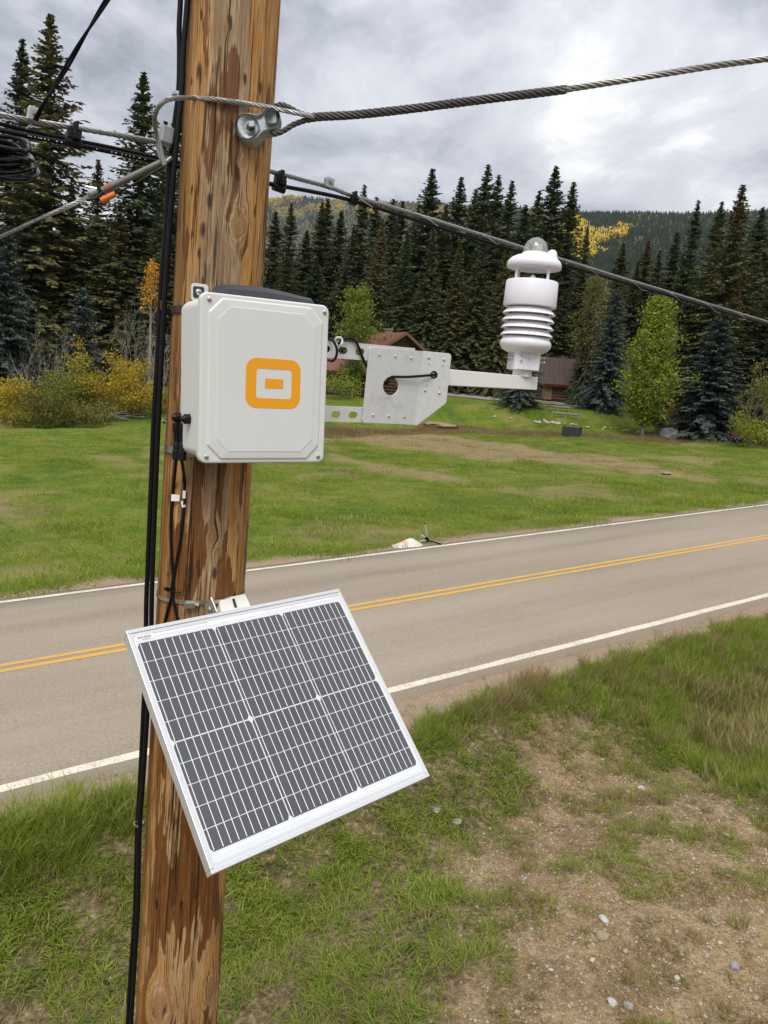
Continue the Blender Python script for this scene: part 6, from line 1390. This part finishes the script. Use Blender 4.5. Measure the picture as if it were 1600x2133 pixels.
# ------------------------------------------------------------------ guy hook, strands and overhead cables
def guy_hook():
    c = on_pole(519, 268, .012); r = empty('guy_hook', c, label='galvanised cast hook bolted to the pole, holding the thick guy strand', cat='hook'); dz = (c - C3) @ Vector(FWD) if False else (np.array(c) - CAM) @ FWD
    L = lambda px, py, dd=0.0: (Vector(((px - 519) / FPX * dz, dd, -(py - 268) / FPX * dz)))
    M = Matrix(((RGT[0], FWD[0], UPV[0], c[0]), (RGT[1], FWD[1], UPV[1], c[1]), (RGT[2], FWD[2], UPV[2], c[2]), (0, 0, 0, 1))) @ Matrix.Rotation(radians(0), 4, 'Z'); r.matrix_world = M
    poly = [(493, 266), (495, 254), (501, 245), (511, 240), (522, 239), (533, 242), (543, 241), (551, 236), (558, 228), (568, 229), (580, 233), (581, 250), (580, 268), (574, 275), (563, 276), (552, 279), (545, 285), (538, 293), (527, 299), (515, 299), (504, 292), (497, 281)]
    P = [(L(*q)[0], L(*q)[2]) for q in poly]
    # one casting: thick rim sinking to a dished middle
    cx = sum(q[0] for q in P) / len(P); cz = sum(q[1] for q in P) / len(P)
    ring = lambda s, y: [Vector((cx + (x - cx) * s, y, cz + (z - cz) * s)) for x, z in P]
    part('hook_casting', MB().loops([ring(1.0, .028), ring(1.03, .004), ring(.99, -.010), ring(.90, -.016), ring(.74, -.013), ring(.55, -.006)]), M_CAST, r, .002)
    part('hook_washer', MB().lathe([(1e-5, -.019), (.016, -.019), (.023, -.015), (.031, -.008), (.033, 0), (.033, .02)], 28, Matrix.Translation(L(516, 270)) @ Matrix.Rotation(-pi / 2, 4, 'X') @ Matrix.Scale(-1, 4, (0, 0, 1))), M_CAST, r)
    part('hook_hole_shade', MB().lathe([(1e-5, .001), (.0105, .001), (.0125, 0)], 20, Matrix.Translation(L(525, 272, -.0195)) @ Matrix.Rotation(pi / 2, 4, 'X')), M_INK_SHADE, r)  # flat black disc: the dark of the bolt hole, put in as colour
    b = MB(); b.loops([[Vector((x, y, z)) for x, z in rrect(L(528, 269)[0], L(528, 269)[2], .015, .015, .002, 2)] for y in (-.015, -.030)]); part('bolt_end', b, M_CAST, r, .001)
    part('eye_boss', MB().lathe([(1e-5, -.026), (.018, -.024), (.021, -.01), (.021, .03)], 20, Matrix.Translation(L(570, 252)) @ Matrix.Rotation(-pi / 2, 4, 'X') @ Matrix.Scale(-1, 4, (0, 0, 1))), M_CAST, r)
    return dz
DH = guy_hook()
D0 = DH - .02
def strand_obj(name, mb, m, label, cat='wire rope', group=None): o = link(name, mb.mesh(name), m, fix=False); return tag(o, label, cat, group)
# thick dead-end grip and the guy strand to the upper right
mb = MB().strand(dpts([(640, 247, D0), (665, 243, D0), (740, 239, D0 - .01), (860, 226, D0 - .03), (1000, 208, D0 - .05), (1100, 196, D0 - .065), (1180, 186, D0 - .08)]), .0082, 6, .0034, .10, 6)
mb.strand(dpts([(566, 226, D0 + .03), (575, 221, D0 + .01), (587, 218, D0), (603, 224, D0), (625, 236, D0), (652, 243, D0)]), .0046, 4, .0030, .055, 6)
mb.strand(dpts([(562, 272, D0 + .03), (572, 277, D0 + .01), (583, 276, D0), (598, 268, D0), (615, 258, D0), (650, 246, D0)]), .0046, 4, .0030, .055, 6)
ext = lambda m, pts, L, r: m.tube([Vector(pts[-1]), Vector(pts[-1]) + (Vector(pts[-1]) - Vector(pts[-2])).normalized() * L], r, 6)
g1 = strand_obj('guy_grip', mb, M_GRIP, 'thick dark twisted grip with an eye over the hook, running right', 'wire grip')
GS = dpts([(1165, 188, D0 - .08), (1250, 175, D0 - .09), (1380, 154, D0 - .11), (1500, 135, D0 - .13), (1640, 117, D0 - .15), (1800, 98, D0 - .17)])
strand_obj('guy_strand', ext(MB().strand(GS, .0056, 5, .0029, .10, 6), GS, 30, .0078), M_GALV, 'steel strand leaving the picture at the upper right')
strand_obj('strand_tail', MB().strand([at_depth(343, 345, 2.06), at_depth(336, 318, 2.06), at_depth(327, 285, 2.05), at_depth(322, 255, 2.02), at_depth(325, 232, 1.98), at_depth(337, 215, 1.93), at_depth(356, 206, 1.88), on_pole(400, 204, .012), on_pole(440, 206, .010), on_pole(480, 211, .010), on_pole(520, 217, .012), at_depth(560, 223, D0 + .0), at_depth(600, 232, D0 - .012), at_depth(655, 243, D0 - .013)], .0044, 5, .0021, .085, 6), M_GALV, 'bright strand tail looping round the left of the pole across its face')
def md(x):
    q = (x - 800) / FPX; s = (q * 2.45 + .375) / (.807 - q * .57); return 2.45 + .57 * s
def mpts(pix, dd=0.0): return [at_depth(x, y, md(x) + dd) for x, y in pix]
MESS = [(-80, 228), (0, 240), (75, 253), (150, 265), (250, 282), (335, 298), (450, 327), (555, 355), (620, 372), (690, 391), (738, 409), (850, 442), (960, 476), (1085, 515), (1180, 544), (1300, 581), (1450, 626), (1640, 683), (1800, 730)]
MP = mpts(MESS)
strand_obj('messenger_strand', ext(ext(MB().strand(MP, .0054, 5, .0026, .10, 6, True, .012), MP, 40, .007), MP[::-1], 30, .007), M_GALV, 'steel messenger strand passing behind the pole from left to lower right')
F1 = [(-80, 253), (0, 271), (80, 287), (160, 302), (250, 320), (345, 341), (450, 362), (555, 382), (600, 390), (660, 401), (735, 418), (850, 453), (960, 487), (1085, 525), (1180, 553), (1300, 588), (1450, 632), (1640, 688), (1800, 735)]
FP = mpts(F1)
fo = link('fibre_cable', ext(ext(MB().tube(resample(FP, .04), .0066, 10), FP, 40, .0066), FP[::-1], 30, .0066).mesh('fibre_cable'), M_BLK, fix=False); tag(fo, 'lower black overhead cable under the messenger strand', 'cable', 'black overhead cables')
cable('fibre_cable', mpts([(-80, 240), (0, 258), (80, 277), (160, 293), (250, 311), (345, 333), (450, 356), (555, 380), (600, 389), (660, 401), (735, 418), (850, 453), (960, 487)],   .014), .0054, M_BLK, 'upper black overhead cable hugging the lower one', group='black overhead cables', step=.04)
# faint white jacket print on the overhead cable (unreadable dashes)
def dashes():
    g = random.Random(2); P = resample(mpts([(60, 283), (160, 302), (250, 320), (330, 338)], -.0085), .003); mb = MB(); i = 0
    while i < len(P) - 3:
        n = g.choice((1, 1, 2)); c = P[i]; d = (P[i + 1] - P[i]).normalized(); M = frame(c, d, -Vector(FWD)); mb.box((0, 0, 0), (.002 * n, .0022, .0006), M); i += n + g.choice((1, 1, 2, 6))
    o = link('cable_print', mb.mesh('cable_print'), M_LABEL); o.parent = bpy.data.objects['fibre_cable']; o.matrix_parent_inverse = bpy.data.objects['fibre_cable'].matrix_world.inverted(); bpy.context.view_layer.update(); o.matrix_parent_inverse = bpy.data.objects['fibre_cable'].matrix_world.inverted()
dashes()
def lash():
    P = resample(mpts([(x, y + 5) for x, y in MESS if x >= 690]), .01); q = []; L = 0
    t = (P[1] - P[0]).normalized(); nn = t.orthogonal().normalized()
    for i, p in enumerate(P):
        t = (P[min(i + 1, len(P) - 1)] - P[max(0, i - 1)]).normalized(); nn = (nn - t * nn.dot(t)).normalized(); bb = t.cross(nn)
        if i: L += (p - P[i - 1]).length
        a = 2 * pi * L / .30; q.append(p + (nn * cos(a) + bb * sin(a)) * .0128)
    o = link('lashing_wire', MB().tube(q, .0011, 5).mesh('lashing_wire'), M_SS, fix=False); tag(o, 'thin bright wire wound round the strand and black cable', 'wire')
lash()
def small_frame(px, py, d): return frame(at_depth(px, py, d), Vector(U2.tolist() + [-.10]), (0, 0, 1))
def hanger(px, py, label, dd=0.0, s=1.0):
    M = small_frame(px, py, md(px) - .012 + dd); r = empty('cable_hanger', M=M, label=label, cat='cable hanger', group='black cable hangers')
    k = .0013 * 2.2 / 2.2
    part('saddle', MB().box((0, 0, .002), (.036 * s, .026, .034 * s)), M_BLKP, r, .004); part('buckle_strap', MB().box((0, 0, .008), (.014 * s, .034, .050 * s)), M_BLKP, r, .004); part('buckle', MB().box((.004, -.020, -.006), (.018 * s, .012, .016 * s)), M_BLKP, r, .002); part('clamp_foot', MB().cyl((-.020 * s, 0, -.022 * s), (.020 * s, 0, -.022 * s), .013, 14), M_BLKP, r)
hanger(154, 281, 'black plastic hanger under the strand on the left'); hanger(583, 377, 'black plastic hanger just right of the pole')
hanger(737, 412, 'small black band where strand and black cable meet', 0, .55)
def clamp(px, py, label):
    M = small_frame(px, py, md(px) - .016); r = empty('strand_clamp', M=M, label=label, cat='clamp', group='galvanised strand clamps')
    part('clamp_plate', MB().box((0, -.004, .006), (.030, .006, .034)), M_STEEL, r, .0025); part('clamp_plate', MB().box((0, .014, .006), (.030, .006, .034)), M_STEEL, r, .0025)
    part('clamp_bolt', MB().cyl((.002, -.016, .010), (.002, .022, .010), .0045, 10).cyl((.002, -.014, .010), (.002, -.007, .010), .0085, 6), M_STEEL, r)
clamp(70, 243, 'bright square strand clamp at the foot of the diagonal drop wire'); clamp(686, 385, 'small galvanised clamp on the strand right of the pole')
def suspension():
    M = small_frame(346, 284, 2.12); r = empty('suspension_clamp', M=M, label='grey galvanised suspension clamp tucked behind the left of the pole', cat='clamp')
    part('clamp_body', MB().box((0, 0, .002), (.034, .03, .046)), M_CAST, r, .004); part('clamp_ear', MB().box((.022, .006, .002), (.02, .012, .056)), M_CAST, r, .003); part('clamp_hook', MB().tube(resample([Vector((-.01, 0, -.02)), Vector((-.012, 0, -.05)), Vector((.004, 0, -.068)), Vector((.022, 0, -.05))], .006), .006, 8), M_CAST, r, fix=False)
suspension()
mb = MB().strand(dpts([(74, 250, 2.03), (92, 214, 2.0), (130, 154, 1.97), (170, 85, 1.93), (200, 36, 1.9), (230, -12, 1.87), (290, -110, 1.8)]), .0034, 2, .0036, .40, 6, False, .012)
strand_obj('drop_wire', mb, M_BLK, 'dark twisted drop wire slanting up across the sky at the upper left', 'wire')
part('drop_tail', MB().tube([at_depth(64, 262, 2.02) - Vector(bpy.data.objects['drop_wire'].location), at_depth(54, 268, 2.02) - Vector(bpy.data.objects['drop_wire'].location)], .0022, 6), M_SS, bpy.data.objects['drop_wire'], fix=False)
M_BLKG = mat('glossy_black_jacket', None, **{'Base Color': (.004, .004, .005), 'Roughness': .2, 'Specular IOR Level': .22})
def coil():
    c = at_depth(-22, 322, 2.0); r = empty('cable_coil', c, label='coil of glossy black cable at the left edge of the picture', cat='cable coil'); g = np.random.RandomState(6)
    X = Vector(RGT) * .96 - Vector(UPV) * .22; Yv = Vector(UPV) * .52 + Vector(FWD) * .85
    for i in range(6):
        R = (.118, .108, .098, .113, .088, .102)[i]; off = Vector(UPV) * (-.030 + .0135 * i) + Vector(RGT) * g.uniform(-.006, .006)
        q = [X * R * cos(a) + Yv * R * .93 * sin(a) + off + Vector(UPV) * .004 * sin(3 * a + i) for a in np.linspace(0, 2 * pi, 60)]; part('cable_turn', MB().tube(q, .0065, 8), M_BLKG, r, fix=False)
    for a in (.15, 2.4): part('coil_tie', MB().lathe([(.020, -.004), (.022, -.004), (.022, .004), (.020, .004), (.020, -.004)], 16, frame(X * .10 * cos(a) + Yv * .10 * sin(a) - Vector(UPV) * .012, Vector(UPV), Yv)), M_BLKP, r)
    c2 = at_depth(2, 356, 1.98); r2 = empty('splice_closure', c2, label='black rounded splice closure below the cable coil at the left edge', cat='splice closure'); ax_ = (X * .9 + Yv * .25).normalized(); M = frame((0, 0, 0), Vector(UPV), ax_)
    part('closure_shell', MB().lathe([(1e-5, -.10), (.018, -.098), (.024, -.085), (.026, 0), (.026, .028), (.020, .042), (.010, .050), (1e-5, .052)], 24, M), M_BLKG, r2, fix=False); part('closure_ring', MB().lathe([(.027, -.004), (.030, -.004), (.030, .006), (.027, .006)], 24, M), M_BLKP, r2)
coil()
M_FRP = mat('olive_fibreglass_rod', lambda nt, b: {'Base Color': mix(nt, noise(nt, objco(nt), 25, 4), (.10, .105, .085), (.20, .20, .17)), 'Roughness': .5})
M_ORS = mat('orange_sleeve', None, **{'Base Color': (.75, .17, .02), 'Roughness': .4})
def down_guy():
    dA, dB = 2.16, 2.13; a = at_depth(352, 331, dA); b = at_depth(213, 397, dB); r = empty('guy_insulator', b, label='olive fibreglass insulator rod sloping down left from the pole', cat='insulator'); u = (a - b).normalized()
    part('rod', MB().cyl((0, 0, 0), a - b, .0092, 16), M_FRP, r); part('rod_sleeve', MB().cyl(u * .01, u * .028, .0105, 16), mat('rust_print', None, **{'Base Color': (.30, .10, .05), 'Roughness': .6}), r); part('rod_rib', MB().cyl(u * .13, u * .138, .0102, 16).cyl(u * .10, u * .105, .0100, 16).cyl(u * .155, u * .160, .0100, 16), M_FRP, r)
    c = at_depth(193, 401, dB); k = empty('guy_clevis', c, label='silver clevis clamp joining the insulator rod and the guy wire', cat='clevis'); part('clevis_body', MB().lathe([(1e-5, -.012), (.010, -.010), (.012, 0), (.010, .012), (1e-5, .014)], 14, frame((0, 0, 0), u.orthogonal(), u)), M_CAST, k); part('clevis_pin', MB().cyl(Vector(UPV) * .016 - Vector(RGT) * .018, Vector(RGT) * .012 + Vector(UPV) * .010, .004, 8), M_SS, k); part('clevis_loop', MB().tube(resample([-u * .02 - Vector(UPV) * .012, u * .012 - Vector(UPV) * .020, u * .034 - Vector(UPV) * .012], .005), .004, 8), M_BLKP, k, fix=False)
    strand_obj('down_guy', MB().strand(dpts([(196, 403, dB), (180, 411, dB), (100, 447, dB - .03), (0, 494, dB - .06), (-120, 550, dB - .1), (-700, 820, dB - .3)]), .0030, 5, .0018, .07, 5).tube(resample(dpts([(185, 412, dB), (150, 430, dB - .012), (90, 455, dB - .03)]), .02), .0022, 6), M_GALV, 'steel guy wire sloping to the lower left in front of the spruces')
    cable('tail_wire', dpts([(345, 345, 2.14), (322, 358, 2.13), (285, 380, 2.12), (236, 406, 2.12)]), .0030, M_BLKP, 'thin dark wire ending in the orange sleeve', 'wire')
    s0 = at_depth(211, 418, 2.12); s1 = at_depth(240, 404, 2.12); o = link('orange_sleeve', MB().cyl(s0, s1, .0082, 16).mesh('orange_sleeve'), M_ORS); tag(o, 'bright orange sleeve at the end of the guy insulator', 'sleeve')
down_guy()

# ------------------------------------------------------------------ thin mountain air
def haze():
    m = bpy.data.materials.new('mountain_air'); m.use_nodes = True; nt = m.node_tree; nt.nodes.clear()
    v = N(nt, 'ShaderNodeVolumePrincipled', {'Color': (.72, .82, 1.0), 'Density': HAZE, 'Anisotropy': 0.2}); o = N(nt, 'ShaderNodeOutputMaterial'); nt.links.new(v.outputs[0], o.inputs['Volume'])
    ob = link('haze', MB().box((0, 0, 560), (17000, 17000, 1160)).mesh('haze'), m); tag(ob, kind='stuff')
HAZE = 0.000045
if HAZE: haze()
